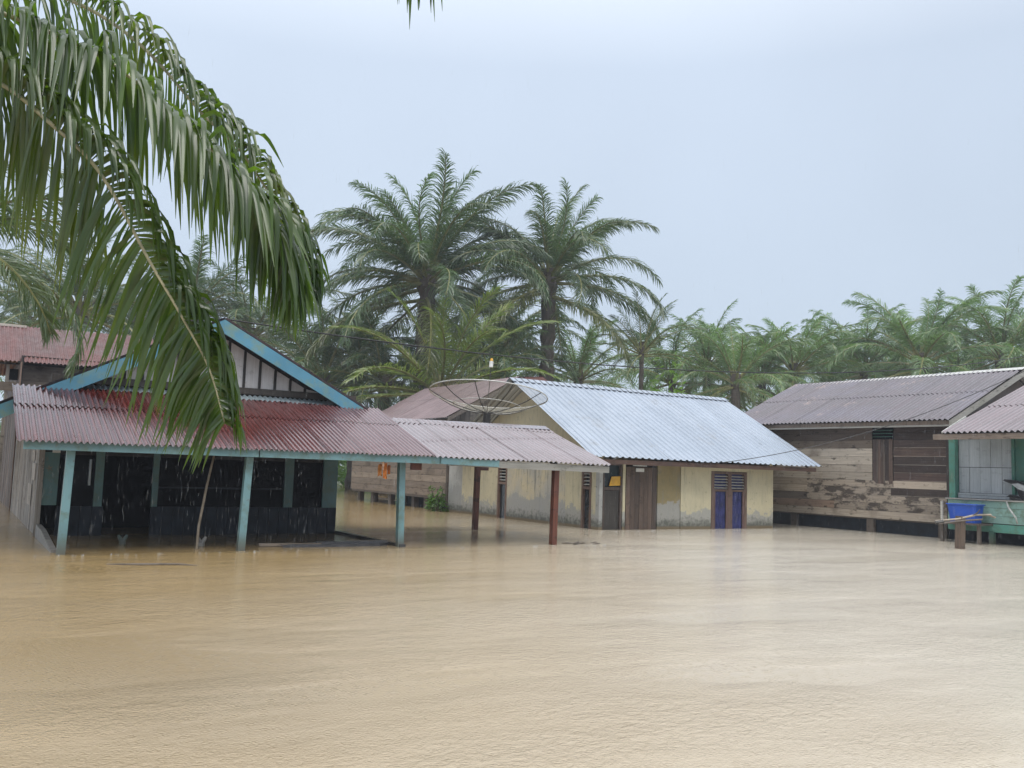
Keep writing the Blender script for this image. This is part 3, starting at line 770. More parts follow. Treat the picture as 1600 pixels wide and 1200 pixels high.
for x in (15.35, 17.0, 18.6, 20.2, 21.8, 23.3): mb.beam((x, 19.5, 1.98), (x, yr, zr - .1), 0.06, 0.08)
mb.beam((14.7, yr, zr - .1), (23.6, yr, zr - .1), 0.06, 0.1)
cr = obj("roof", mb, M['batten'], C)
RV = V((0, yr - ye, zr - ze))
tin_roof(cr, (14.60, ye, ze), (1, 0, -0.002), RV, 9.30, RV.length, 0.93, [(0, 1)], ('rib', 0.232, 0.036), M['zinc'], 0.011)
tin_roof(cr, (23.88, 2 * yr - ye, ze), (-1, 0, 0), V((0, -(yr - ye), zr - ze)), 9.28, RV.length, 1.03, [(0, 1)], ('rib', 0.232, 0.036), M['zinc'], 0.006)
for i in range(4):
    a = 14.58 + i * 2.32
    mb = MB(); mb.prism([(a, yr - .20, zr - .06), (a, yr, zr + .055), (a, yr + .20, zr - .06), (a, yr + .2, zr - .068), (a, yr, zr + .045), (a, yr - .2, zr - .068)], (2.34, 0, -0.004)); obj("ridge_cap", mb, M['zinc'], cr)

# small dark roof peeping out behind the zinc ridge
SH = thing("back_shed", "small shed whose dark red roof peeps over the zinc ridge", "shed", (23.4, 36.5, 0))
obj("wall", MB().box(22.5, 24.2, 35.2, 38.2, -1, 4.9), M['wood_brown_v'], SH)
mb = MB(); mb.beam((22.45, 36.7, 5.92), (24.4, 36.7, 6.12), 0.08, 0.1); r5 = obj("roof", mb, M['batten'], SH)
tin_roof(r5, (22.4, 34.8, 4.98), (1, 0, 0.1), (0, 1.9, 1.0), 2.1, 2.17, 0.75, [(0, 1)], WAVE, M['roof_rust'])
tin_roof(r5, (24.5, 38.6, 5.2), (-1, 0, -0.1), (0, -1.9, 1.0), 2.1, 2.17, 0.75, [(0, 1)], WAVE, M['roof_rust'])

# ================================================================== plank house on stilts joined behind
W = thing("stilt_house", "grey plank house on stilts behind the cream house, under a dull purple roof", "house", (17, 33, 0))
wa = obj("wall", MB().box(15.34, 15.40, 29.05, 38.25, 0.5, 3.4), M['batten'], W)
planks_h(wa, 'y', 15.34, 29.0, 38.3, [0.50, 0.76, 1.02, 1.27, 1.53, 1.80, 2.06, 2.32, 2.6, 2.86, 3.12, 3.36], 0.03, M['wood_grey'], -1, cols=[(1.2, 1.12, 1.05), (1.4, 1.33, 1.25), (1.0, 0.95, 0.9)])
mb = MB().box(15.25, 15.36, 28.92, 29.05, -0.5, 3.3); obj("corner_post", mb, M['wood_post'], W)
mb = MB().box(15.3, 20.9, 38.25, 38.3, 0.5, 3.4); obj("end_wall", mb, M['wood_grey'], W)
mb = MB().box(15.32, 20.9, 29.1, 38.2, 0.42, 0.50); obj("floor", mb, M['wood_post'], W)
for y in (37.6, 36.1, 34.3, 33.2, 32.1, 31.0, 30.1):
    for x in (15.42, 18.2, 20.7):
        mb = MB().box(x, x + .22, y - .13, y + .13, -1.1, 0.42, j=0.02); obj("stilt", mb, M['wood_post'], W)
mb = MB(); mb.box(16.4, 16.44, 29.1, 35.0, -1, 0.42); obj("crawl_dark", mb, M['navy'], W)  # near-black sheet put in for the shade below the floor
mb = MB(); mb.beam((15.6, 33.6, 0.16), (15.7, 36.0, 0.18), 0.12, 0.03); obj("loose_board", mb, M['wood_grey'], W, color=(1.6, 1.6, 1.7))
gy = 28.95
gb = obj("gable_wall", MB().prism([(15.3, gy + .02, 1.97), (20.9, gy + .02, 1.97), (20.9, gy + .02, 3.3), (18.0, gy + .02, 4.9), (15.3, gy + .02, 3.4)], (0, 0.03, 0)), M['batten'], W)
boards_v(gb, 'x', gy + .02, 15.3, 20.9, 28, 2.0, 4, 0.02, M['wood_grey_v'], -1, cols=[(.55, .5, .46), (.75, .7, .63), (.4, .37, .34)], topf=lambda x: (3.37 + .555 * (x - 14.9) - .1) if x < 18 else (5.09 - .555 * (x - 18) - .1))
mb = MB(); mb.beam((18.0, 28.5, 4.98), (18.0, 36, 4.98), 0.08, 0.1); mb.beam((14.95, 28.5, 3.33), (14.95, 36, 3.33), 0.06, 0.06)
wr = obj("roof", mb, M['batten'], W)
WV = V((3.1, 0, 1.72))
tin_roof(wr, (14.9, 36.6, 3.37), (0, -1, 0), WV, 8.1, WV.length, 0.8, [(0, 0.6), (0.57, 1)], ('wave', 0.133, 0.024, 6), M['roof_wing'], 0.005)
tin_roof(wr, (21.1, 28.45, 3.37), (0, 1, 0), V((-3.1, 0, 1.72)), 8.1, WV.length, 0.8, [(0, 1)], ('wave', 0.1, 0.017, 6), M['roof_wing'], 0.008)
mb = MB(); mb.prism([(14.9, 28.44, 3.36), (18.0, 28.44, 5.08), (18.0, 28.44, 4.94), (14.9, 28.44, 3.22)], (0, -.025, 0)); mb.prism([(21.1, 28.44, 3.36), (18.0, 28.44, 5.08), (18.0, 28.44, 4.94), (21.1, 28.44, 3.22)], (0, -.025, 0)); obj("bargeboard", mb, M['wood_post'], W)

# ================================================================== wooden house on the right with its green porch
K = thing("plank_house", "tan and dark plank house on short stilts with old purple tin roof and green porch", "house", (26, 17, 0))
wk = obj("wall", MB().box(24.60, 24.66, 15.50, 23.6, 0.44, 3.5), M['batten'], K)
zs = [0.44, 0.68, 0.92, 1.16, 1.40, 1.62, 1.86, 2.10, 2.36, 2.62, 2.88]
ylv = 18.06; yrv = 17.30
tan = [(1.3, 1.27, 1.2), (1.5, 1.46, 1.38), (1.1, 1.06, 1.0)]
def row(i, a, b_, m_, cols, brk=0.3): planks_h(wk, 'y', 24.60, a, b_, zs[i:i + 2], 0.03, m_, -1, cols=cols, brk=brk, lip=M['wood_grey'] if m_ is M['wood_dark'] else None)
WS, WT, WD, WG = M['wood_stained'], M['wood_tan'], M['wood_dark'], M['wood_grey']
row(0, 15.5, 23.6, WT, [(1.2, 1.14, 1.05)], 0)
row(1, 15.5, 19.5, WS, [(0.95, 0.9, 0.85)], 0); row(1, 19.5, 23.6, WT, [(0.85, 0.68, 0.58)], 0)
row(2, 15.5, 20.6, WS, [(0.9, 0.86, 0.82)]); row(2, 20.6, 23.6, WT, [(0.62, 0.57, 0.54)], 0)
row(3, 15.5, 17.4, WD, [(1, 1, 1)], 0); row(3, 17.4, 20.6, WS, [(0.9, 0.86, 0.83)]); row(3, 20.6, 23.6, WG, [(2.1, 2.05, 1.95)], 0)
row(4, 15.5, 17.3, WT, [(1.3, 1.22, 1.12)], 0); row(4, 17.3, 20.6, WS, [(1.0, 0.95, 0.9)]); row(4, 20.6, 23.6, WG, [(1.9, 1.85, 1.75)], 0)
for i in range(5, 10):
    row(i, 15.5, yrv, M['wood_dark'], [(1, 1, 1), (0.8, 0.75, 0.75), (1.4, 1.3, 1.25)] if i > 5 else [(1.1, 1, 1)], 0)
    if i < 9: row(i, ylv, 23.6, M['wood_tan'], tan, 0.5)
    else: row(i, ylv, 23.6, M['wood_tan'], [(0.75, 0.66, 0.58)], 0.5)
zs2 = [2.885, 3.10, 3.3]
planks_h(wk, 'y', 24.60, ylv, 23.6, zs2, 0.028, M['wood_tan'], -1, cols=[(0.36, 0.30, 0.27)])
planks_h(wk, 'y', 24.60, 15.5, yrv, zs2, 0.028, M['wood_dark'], -1, cols=[(0.8, 0.75, 0.72)])
sh = obj("window_shutter", MB().box(24.585, 24.60, 17.31, 18.05, 1.60, 2.88), M['batten'], K)
boards_v(sh, 'y', 24.585, 17.33, 18.03, 5, 1.52, 2.90, 0.02, M['wood_brown_v'], -1, name="plank", cols=[(0.7, .7, .75), (1.2, 1.15, 1.15)])
for y in (17.62, 17.86):
    mb = MB().box(24.545, 24.56, y - .022, y + .022, 1.54, 2.88); obj("shutter_batten", mb, M['wood_post'], sh, color=(1.4, 1.4, 1.4))
vt = obj("vent_frame", MB().box(24.575, 24.60, 17.31, 18.05, 2.90, 3.3), M['black'], K)
for z in (2.98, 3.08, 3.18):
    mb = MB(); mb.beam((24.56, 17.33, z), (24.56, 18.03, z), 0.03, 0.014); obj("vent_slat", mb, M['green_dark'], vt)
mb = MB().box(24.54, 24.585, 15.48, 15.56, 0.44, 3.3); obj("corner_board", mb, M['wood_dark'], K)
for y in (22.9, 21.2, 18.2, 15.75):
    for x in (24.6, 27.4):
        mb = MB().box(x, x + .24, y - .12, y + .12, -1.1, 0.44, j=.02); obj("stilt", mb, M['wood_post'], K)
mb = MB().box(24.75, 24.80, 12, 23.6, -1.1, 0.40); obj("crawl_dark", mb, M['navy'], K)  # shade under the house drawn as a dark sheet behind the stilts
mb = MB().box(24.62, 29.5, 9, 23.6, 0.40, 0.438); obj("floor", mb, M['wood_post'], K)
mb = MB().box(24.66, 24.72, 15.4, 23.6, 3.3, 3.42); obj("wall_plate", mb, M['batten'], K)
mb = MB().prism([(24.62, 23.6, 0.44), (31.4, 23.6, 0.44), (31.4, 23.6, 3.4), (28.0, 23.6, 5.0), (24.62, 23.6, 3.5)], (0, .03, 0)); obj("end_wall", mb, M['wood_grey'], K)
mb = MB().prism([(24.62, 15.5, 0.44), (31.4, 15.5, 0.44), (31.4, 15.5, 3.4), (28.0, 15.5, 5.0), (24.62, 15.5, 3.5)], (0, -.03, 0)); obj("end_wall", mb, M['wood_brown_v'], K)
KV = V((3.95, 0, 1.80))
mb = MB(); mb.beam((28.0, 15.2, 5.12), (28.0, 24.2, 5.12), 0.08, 0.1); mb.beam((24.25, 15.2, 3.42), (24.25, 23.4, 3.46), 0.06, 0.06)
kr = obj("roof", mb, M['batten'], K)
tin_roof(kr, (24.05, 24.0, 3.47), (0, -1, -0.005), KV, 8.9, KV.length, 0.79, [(0, 0.56), (0.53, 1)], ('wave', 0.163, 0.026, 8), M['roof_purple'], 0.005)
tin_roof(kr, (31.95, 15.1, 3.43), (0, 1, 0.0), V((-3.95, 0, 1.80)), 8.9, KV.length, 0.79, [(0, 1)], ('wave', 0.099, 0.017, 6), M['roof_purple'], 0.008)
for i in range(4):
    a = 15.08 + i * 2.24
    mb = MB(); mb.prism([(27.82, a, 5.18), (28.0, a, 5.275), (28.18, a, 5.18), (28.0, a, 5.25)], (0, 2.26, 0.004)); obj("ridge_cap", mb, M['metal_pale'], kr)
mb = MB(); mb.prism([(24.10, 15.16, 3.40), (24.10, 23.9, 3.44), (24.10, 23.9, 3.29), (24.10, 15.16, 3.25)], (0.03, 0, 0)); obj("fascia_board", mb, M['wood_post'], K, color=(1.5, 1.4, 1.3))
mb = MB(); mb.prism([(24.08, 15.16, 3.275), (24.08, 23.9, 3.315), (24.08, 23.9, 3.265), (24.08, 15.16, 3.225)], (0.018, 0, 0)); obj("fascia_strip", mb, M['fascia_grey'], K)
mb = MB(); mb.prism([(24.05, 15.11, 3.39), (28.0, 15.11, 5.19), (28.0, 15.11, 5.0), (24.05, 15.11, 3.20)], (0, .035, 0)); obj("bargeboard", mb, M['fascia_grey'], K)
# porch roof
PV = V((4.3, 0, 1.634))
mb = MB()
for t in (0.03, 0.5, 0.95): mb.beam((23.2 + 4.3 * t, 8.6, 2.94 + 1.634 * t), (23.2 + 4.3 * t, 14.8, 2.94 + 1.634 * t), 0.06, 0.06)
pr = obj("porch_roof", mb, M['batten'], K)
tin_roof(pr, (23.2, 14.80, 3.0), (0, -1, 0), PV, 6.4, PV.length, 0.8, [(0, 0.55), (0.52, 1)], ('wave', 0.161, 0.030, 8), M['roof_mauve'], 0.005)
mb = MB(); mb.box(23.24, 23.275, 8.4, 15.12, 2.80, 2.955); obj("porch_fascia", mb, M['wood_grey'], K, color=(1.1, 1.0, 0.95))
mb = MB(); mb.beam((23.26, 14.86, 3.0), (24.6, 14.98, 3.52), 0.03, 0.05); obj("loose_flashing", mb, M['metal_pale'], K)
# porch wall
pw = obj("porch_wall", MB().box(24.45, 24.50, 8.6, 15.3, 0.4, 3.1), M['batten'], K)
mb = MB().box(24.26, 24.44, 15.12, 15.30, 0.3, 2.98); obj("porch_post", mb, M['green'], K)
boards_v(pw, 'y', 24.45, 13.55, 15.10, 5, 2.08, 2.86, 0.02, M['grey_board'], -1, gap=0.010)
boards_v(pw, 'y', 24.45, 13.55, 15.10, 5, 1.36, 2.065, 0.02, M['grey_board'], -1, gap=0.010)
boards_v(pw, 'y', 24.45, 9.0, 13.54, 12, 1.3, 2.9, 0.03, M['green_dark'], -1)
mb = MB().box(24.38, 24.44, 9.0, 15.1, 2.87, 2.94); obj("wall_rail", mb, M['green_dark'], pw)
mb = MB().box(24.36, 24.43, 13.48, 13.56, 1.3, 2.9); obj("wall_stile", mb, M['green_dark'], pw)
mb = MB().box(24.5, 24.53, 9, 15.2, 0.4, 3.2); obj("wall_backing", mb, M['black'], K)
# porch front: boarded rail
rl = obj("porch_rail", MB().box(24.06, 24.10, 9.0, 15.22, 0.36, 1.16), M['batten'], K)
planks_h(rl, 'y', 24.06, 9.0, 15.2, [0.56, 0.76, 0.97, 1.16], 0.025, M['green_pale'], -1)
planks_h(rl, 'y', 24.05, 9.0, 15.2, [0.32, 0.545], 0.03, M['green'], -1)
mb = MB().box(23.98, 24.20, 9.0, 15.25, 1.165, 1.20); obj("rail_top", mb, M['fascia_grey'], rl, color=(1.5, 1.5, 1.5))
planks_h(pw, 'y', 24.40, 9.0, 15.1, [1.21, 1.29, 1.355], 0.04, M['grey_board'], -1, brk=1)
mb = MB(); mb.tube([(23.98, 13.5, 1.16), (23.9, 13.4, 1.0), (23.88, 13.2, 0.75), (23.9, 13.18, 0.6)], 0.025, 6); obj("drain_hose", mb, M['metal_pale'], K, smooth=True)
for y in (13.95, 12.3, 10.6):
    mb = MB().box(24.0, 24.12, y - .06, y + .06, -1.1, 0.36); obj("stilt", mb, M['green_dark'], K)
mb = MB().box(23.35, 24.03, 13.9, 15.1, 0.50, 0.545); obj("tub_shelf", mb, M['wood_post'], K)
for x, y in ((23.4, 13.95), (23.4, 15.0)):
    mb = MB().box(x, x + .08, y - .04, y + .04, -1.1, 0.498); obj("shelf_leg", mb, M['wood_post'], K)
mb = MB().box(23.36, 23.41, 14.95, 15.0, 0.55, 1.12); obj("shelf_upright", mb, M['fascia_grey'], K, color=(1.6, 1.6, 1.6))

# ------------------------------------------------------------------ things near the right house
# blue tub: tapered with rim
T = thing("blue_tub", "blue plastic tub on the shelf below the green porch", "tub", (23.65, 14.45, 0.548))
mb = MB()
def rr(cx, cy, hx, hy, z, r=0.09, n=4):
    pts = []
    for qx, qy, a0 in ((1, 1, 0), (-1, 1, 90), (-1, -1, 180), (1, -1, 270)):
        for k in range(n + 1):
            a = R(a0 + 90 * k / n); pts.append((cx + qx * (hx - r) + r * math.cos(a), cy + qy * (hy - r) + r * math.sin(a), z))
    return pts
loops = [rr(23.65, 14.45, .20, .36, .55), rr(23.65, 14.45, .245, .42, 1.03), rr(23.65, 14.45, .235, .41, 1.03), rr(23.65, 14.45, .19, .35, .58)]
n = len(loops[0])
for L_ in loops: mb.v += L_
for a in range(3):
    for k in range(n): mb.f.append((a * n + k, a * n + (k + 1) % n, (a + 1) * n + (k + 1) % n, (a + 1) * n + k)); mb.mi.append(0)
mb.f += [tuple(range(n))[::-1], tuple(range(3 * n, 4 * n))]; mb.mi += [0, 0]
obj("body", mb, M['blue_plastic'], T, smooth=False)
mb = MB(); lp = rr(23.65, 14.45, .26, .435, 1.04); mb.tube(lp + [lp[0]], 0.018, 6, cap=False); obj("rim", mb, M['blue_plastic'], T, smooth=True)
# motorbike: only its tail end is in the picture
MO = thing("motorbike", "dark motorbike with silver side panel parked on the green porch", "motorbike", (24.28, 12.7, 0.44))
def wheel(y):
    mb = MB(); pts = [(24.28, y + .25 * math.cos(a), 0.72 + .25 * math.sin(a)) for a in [2 * math.pi * k / 18 for k in range(19)]]
    mb.tube(pts, 0.045, 6, cap=False); o = obj("tyre", mb, M['rubber'], MO, smooth=True)
    mb = MB()
    for k in range(6):
        a = math.pi * k / 6; mb.tube([(24.28, y + .22 * math.cos(a), .72 + .22 * math.sin(a)), (24.28, y - .22 * math.cos(a), .72 - .22 * math.sin(a))], 0.012, 4)
    obj("rim", mb, M['metal_pale'], MO)
wheel(13.22); wheel(12.0)
mb = MB(); mb.prism([(24.17, 13.70, 1.72), (24.17, 13.66, 1.76), (24.17, 13.3, 1.73), (24.17, 12.95, 1.60), (24.17, 12.5, 1.50), (24.17, 12.4, 1.40), (24.17, 13.0, 1.46), (24.17, 13.3, 1.58)], (0.22, 0, 0)); obj("seat", mb, M['black_plastic'], MO)
mb = MB(); mb.prism([(24.14, 13.45, 1.64), (24.14, 13.28, 1.66), (24.14, 12.95, 1.55), (24.14, 12.9, 1.46), (24.14, 13.08, 1.44), (24.14, 13.3, 1.52)], (0.28, 0, 0)); obj("side_panel", mb, M['silver_panel'], MO)
mb = MB(); mb.prism([(24.18, 13.35, 1.50), (24.18, 12.6, 1.42), (24.18, 12.3, 1.2), (24.18, 12.5, 0.95), (24.18, 12.9, 0.9), (24.18, 13.2, 1.15)], (0.2, 0, 0)); obj("frame_body", mb, M['black_plastic'], MO)
mb = MB(); mb.prism([(24.2, 13.62, 1.30), (24.2, 13.52, 1.36), (24.2, 13.25, 1.30), (24.2, 13.2, 1.2), (24.2, 13.4, 1.24)], (0.16, 0, 0)); obj("mudguard", mb, M['black_plastic'], MO)
mb = MB(); mb.tube([(24.16, 13.5, 1.27), (24.14, 13.2, 1.22), (24.16, 12.8, 1.1)], .04, 8); obj("exhaust", mb, M['metal_dark'], MO, smooth=True)
mb = MB(); mb.tube([(24.05, 12.05, 1.75), (24.28, 12.0, 1.7), (24.5, 12.05, 1.75)], .018, 6); mb.tube([(24.28, 12.0, 1.7), (24.28, 11.95, 0.75)], .03, 6); obj("handlebar", mb, M['metal_dark'], MO)
mb = MB(); mb.prism([(24.15, 12.1, 1.65), (24.15, 11.85, 1.5), (24.15, 11.9, 1.1), (24.15, 12.2, 1.2)], (.26, 0, 0)); obj("front_shield", mb, M['black_plastic'], MO)
# mooring post with sticks lashed across it
J = thing("mooring_post", "short brown post in the water with crooked sticks across its top", "post", (21.3, 13.2, -1))
mb = MB(); mb.beam((21.27, 13.2, -1.1), (21.34, 13.17, 0.80), 0.17, 0.17, up=(0, 1, 0)); obj("stake", mb, M['wood_post'], J, color=(1.3, 1.15, 1.05))
for pts, r_, m_ in (([(20.80, 13.5, .66), (21.2, 13.15, .73), (21.6, 12.95, .84), (21.95, 12.75, .86)], .028, 'bamboo'), ([(20.82, 13.42, .60), (21.3, 13.05, .70), (21.75, 12.85, .74)], .024, 'wood_post'), ([(20.78, 13.48, .62), (20.92, 13.36, .66)], .05, 'metal_dark'), ([(21.5, 13.0, .80), (21.62, 12.9, .90), (21.66, 12.86, .98)], .014, 'wood_post'), ([(21.9, 12.78, .85), (22.05, 12.7, .79)], .022, 'bamboo')):
    mb = MB(); mb.tube(pts, r_, 6); obj("stick", mb, M[m_], J)

# ------------------------------------------------------------------ things about the porch house
mb = MB(); mb.tube([(3.80, 16.75, -1.0), (3.84, 16.76, 0.4), (3.93, 16.75, 1.1), (4.02, 16.72, 1.68)], [.026, .025, .022, .018], 6)
obj("bamboo_pole", mb, M['bamboo'], label="thin pale pole leaning against the eave under the red porch roof", cat="pole", smooth=True)
for (x, y, m_, lab) in ((2.75, 17.85, 'teal_dull', "forked teal stump sticking out of the water near the left porch post"), (4.02, 17.25, 'concrete', "forked grey stump in the water behind the leaning pale pole")):
    st = thing("broken_stump", lab, "stump", (x, y, -1), "broken stumps under the porch")
    mb = MB(); mb.tube([(x, y, -1.1), (x, y, 0.06)], [.07, .06], 7); obj("stem", mb, M[m_], st)
    for s_ in (-1, 1):
        mb = MB(); mb.tube([(x, y, 0.03), (x + s_ * .05, y, .12), (x + s_ * .075, y, .17)], [.04, .035, .02], 6); obj("fork", mb, M[m_], st)
mb = MB(); mb.beam((5.0, 16.95, .03), (6.15, 16.75, .035), 0.09, 0.05); obj("floating_plank", mb, M['wood_grey'], label="pale plank lying awash between two teal porch posts", cat="plank", color=(1.1, 1.05, 1.0))
mb = MB(); mb.prism([(5.35, 16.62, 0), (6.2, 17.15, 0), (7.35, 17.05, 0), (7.52, 16.72, 0), (7.3, 16.58, 0)], (0, 0, .05)); mb.beam((6.1, 16.9, .05), (7.5, 16.75, .08), .16, .05)
obj("sunken_board", mb, M['concrete_dark'], label="dark wet board awash beside the teal post at the porch corner", cat="board")
mb = MB()
mb.tube([(2.05, 14.55, .004), (2.5, 14.35, .012), (3.0, 14.25, .012), (3.25, 14.1, .002)], [.012, .02, .018, .008], 6)
obj("floating_stick", mb, M['wood_post'], label="thin dark stick afloat in the open water before the porch", cat="stick")
TW = thing("floating_twigs", "dark twigs and leaf bits afloat beside the foot of the front brown porch post", "debris", (11.7, 16.3, 0))
for i in range(7):
    x = 11.5 + random.uniform(0, 1.1); y = 16.25 + random.uniform(-.25, .25); a_ = random.uniform(-.5, .5)
    mb = MB(); mb.tube([(x, y, .004), (x + .14 * math.cos(a_), y + .14 * math.sin(a_), .014), (x + .3 * math.cos(a_ + .2), y + .3 * math.sin(a_ + .2), .006)], [.01, .014, .005], 5); obj("twig", mb, M['wood_post'], TW)
HC = thing("hanging_cloth", "orange and white rag hanging from the porch eave beside the teal post", "cloth", (7.1, 16.15, 1.66))
for dx, w_, z0, z1, c in ((-.08, .10, 1.38, 1.62, (1, 1, 1)), (0.03, .10, 1.34, 1.64, (1.3, 1.1, 1.0)), (.11, .07, 1.42, 1.60, (.8, .6, .5)), (-.02, .06, 1.52, 1.70, (2.2, 4.0, 12))):
    mb = MB(); k = 6
    for zz in range(6):
        t = zz / 5
        for i in range(k):
            u = i / (k - 1) - .5
            mb.v.append((7.1 + dx + u * w_ * (0.5 + .6 * t), 16.12 + .03 * math.sin(i * 2.1 + zz), z1 + (z0 - z1) * t + (random.uniform(-.02, .02) if zz == 5 else 0)))
    for zz in range(5):
        for i in range(k - 1): mb.f.append((zz * k + i, zz * k + i + 1, (zz + 1) * k + i + 1, (zz + 1) * k + i)); mb.mi.append(0)
    obj("fold", mb, M['cloth'], HC, color=c, smooth=True)

# ------------------------------------------------------------------ satellite dish
DS = thing("satellite_dish", "big wire mesh satellite dish on a pole behind the porch roof", "satellite dish", (12.55, 21.6, 2.0))
ax = V((0.12, 0.10, 1.0)).normalized()
e1 = V((1, 0, 0)); e1 = (e1 - ax * e1.dot(ax)).normalized(); e2 = ax.cross(e1)
hub = V((12.55, 21.6, 3.16)); RD, DP = 1.66, 0.50
def dp(r, a): return hub + (e1 * math.cos(a) + e2 * math.sin(a)) * (r * RD) + ax * (DP * r * r)
mb = MB(); nr, na = 8, 48
for i in range(nr + 1):
    for k in range(na): mb.v.append(tuple(dp(0.05 + .95 * i / nr, 2 * math.pi * k / na)))
for i in range(nr):
    for k in range(na): mb.f.append((i * na + k, i * na + (k + 1) % na, (i + 1) * na + (k + 1) % na, (i + 1) * na + k)); mb.mi.append(0)
obj("mesh_bowl", mb, M['netting'], DS, smooth=True)
mb = MB(); mb.tube([dp(1.0, 2 * math.pi * k / 60) for k in range(61)], 0.017, 6, cap=False); obj("rim", mb, M['metal_pale'], DS, smooth=True)
mb = MB(); mb.tube([dp(.58, 2 * math.pi * k / 40) for k in range(41)], 0.011, 5, cap=False); obj("ring", mb, M['metal_pale'], DS, smooth=True)
for k in range(10):
    a = 2 * math.pi * (k + .3) / 10
    mb = MB(); mb.tube([dp(r, a) - ax * .02 for r in (0.03, .25, .5, .75, 1.0)], 0.012, 5); obj("rib", mb, M['metal_dark'], DS)
mb = MB(); mb.tube([(12.0, 20.6, 1.82), (12.3, 21.4, 1.9), (12.55, 21.6, 2.05)], .04, 8); mb.tube([(12.55, 21.6, 2.0), (12.55, 21.6, 2.95)], .055, 8); mb.tube([(12.55, 21.6, 2.8), (12.55, 21.6, 3.13)], .11, 8); obj("mast", mb, M['metal_dark'], DS)
mb = MB(); mb.tube([hub, hub + ax * 1.36], .012, 5); obj("feed_stay", mb, M['metal_dark'], DS)
for k in range(3):
    pass
c = hub + ax * 1.36
mb = MB(); mb.tube([c - ax * .06, c + ax * .10, c + ax * .12], [.055, .06, .03], 8); obj("feed_horn", mb, M['offwhite'], DS, smooth=False)
mb = MB(); mb.tube([c + ax * .12, c + ax * .20], [.05, .035], 8); obj("feed_cap", mb, M['yellow'], DS)

# ------------------------------------------------------------------ overhead cables
def sagline(p, q, sag, n=26): 
    p, q = V(p), V(q)
    return [p.lerp(q, i / n) - V((0, 0, 4 * sag * (i / n) * (1 - i / n))) for i in range(n + 1)]
mb = MB(); mb.tube(sagline((4.6, 18.9, 4.52), (43.0, 20.3, 8.1), 1.25), 0.017, 5)
obj("power_cable", mb, M['cable'], label="black power cable strung from the blue gable across the palms", cat="cable")
mb = MB(); mb.tube(sagline((19.45, 19.42, 2.0), (26.4, 14.0, 5.05), 0.42), 0.011, 5)
obj("drop_cable", mb, M['cable'], label="thin cable rising from the zinc roof eave over the purple roof", cat="cable")

# ================================================================== palms
UP = V((0, 0, 1))
def blade(mb, base, d0, wdir, ln, w, grav, seg, fold=0.0, mi=0, tipw=0.05, early=False):
    """one leaflet: a strip that starts along d0 and droops"""
    p = V(base); d = V(d0).normalized(); n0 = len(mb.v); st = ln / seg
    for i in range(seg + 1):
        t = i / seg
        wd = w * (0.45 + 0.55 * min(1, t * 5)) * (1 - t ** (2.4 if early else 2.2)) + w * tipw * (t > .9)
        a = (wdir - d * wdir.dot(d))
        a = a.normalized() if a.length > 1e-4 else V((1, 0, 0))
        nrm = a.cross(d)
        if fold:
            mb.v.append(tuple(p - a * wd / 2 + nrm * fold * wd)); mb.v.append(tuple(p)); mb.v.append(tuple(p + a * wd / 2 + nrm * fold * wd))
        else:
            mb.v.append(tuple(p - a * wd / 2)); mb.v.append(tuple(p + a * wd / 2))
        p = p + d * st
        d = (d + V((0, 0, -1)) * grav * st / ln * ((3.4 * math.exp(-((t - .30) / .15) ** 2) + .2) if early == 2 else (2.6 * max(0, 1 - 2.2 * t) + .25) if early else (0.4 + 1.4 * t))).normalized()
    k = 3 if fold else 2
    for i in range(seg):
        for j in range(k - 1):
            mb.f.append((n0 + i * k + j, n0 + i * k + j + 1, n0 + (i + 1) * k + j + 1, n0 + (i + 1) * k + j)); mb.mi.append(mi)

def frond_mesh(L, pitch, curve, n, ll, lw, grav, seed, coco=False):
    """far frond: midrib in the XZ plane with leaflets down both sides"""
    rnd = random.Random(seed); mb = MB()
    pts = []; p = V((0, 0, 0)); N_ = 14
    for i in range(N_ + 1):
        t = i / N_; th = pitch - curve * (t ** 1.8)
        pts.append((p.copy(), V((math.cos(th), 0, math.sin(th)))))
        p = p + pts[-1][1] * (L / N_)
    mb.tube([a for a, _ in pts], [max(.012, .075 * (1 - i / N_) + .012) for i in range(N_ + 1)], 4, 1)
    for i in range(n):
        t = 0.14 + 0.86 * i / (n - 1)
        k = min(N_ - 1, int(t * N_)); f = t * N_ - k
        q = pts[k][0].lerp(pts[k + 1][0], f); T_ = pts[k][1].lerp(pts[k + 1][1], f).normalized()
        upl = V((0, 1, 0)).cross(T_) * -1
        for s_ in (-1, 1):
            al = R(rnd.uniform(38, 62) - 25 * t)
            lift = rnd.uniform(-.25, .30) if not coco else rnd.uniform(.0, .25)
            d = V((0, s_, 0)) * math.cos(R(90) - al) + T_ * math.cos(al) * 0.85 + upl * lift
            ln = ll * (0.45 + 1.1 * math.sin(math.pi * min(1, .12 + .80 * t)) ** .8) * .68 * rnd.uniform(.85, 1.12)
            blade(mb, q, d, T_ + upl * rnd.uniform(-.7, .7), ln, lw * rnd.uniform(.8, 1.2), grav * rnd.uniform(.7, 1.4), 3)
    return mb.mesh("frond", [M['leaf'], M['rachis']])
_bins = {}
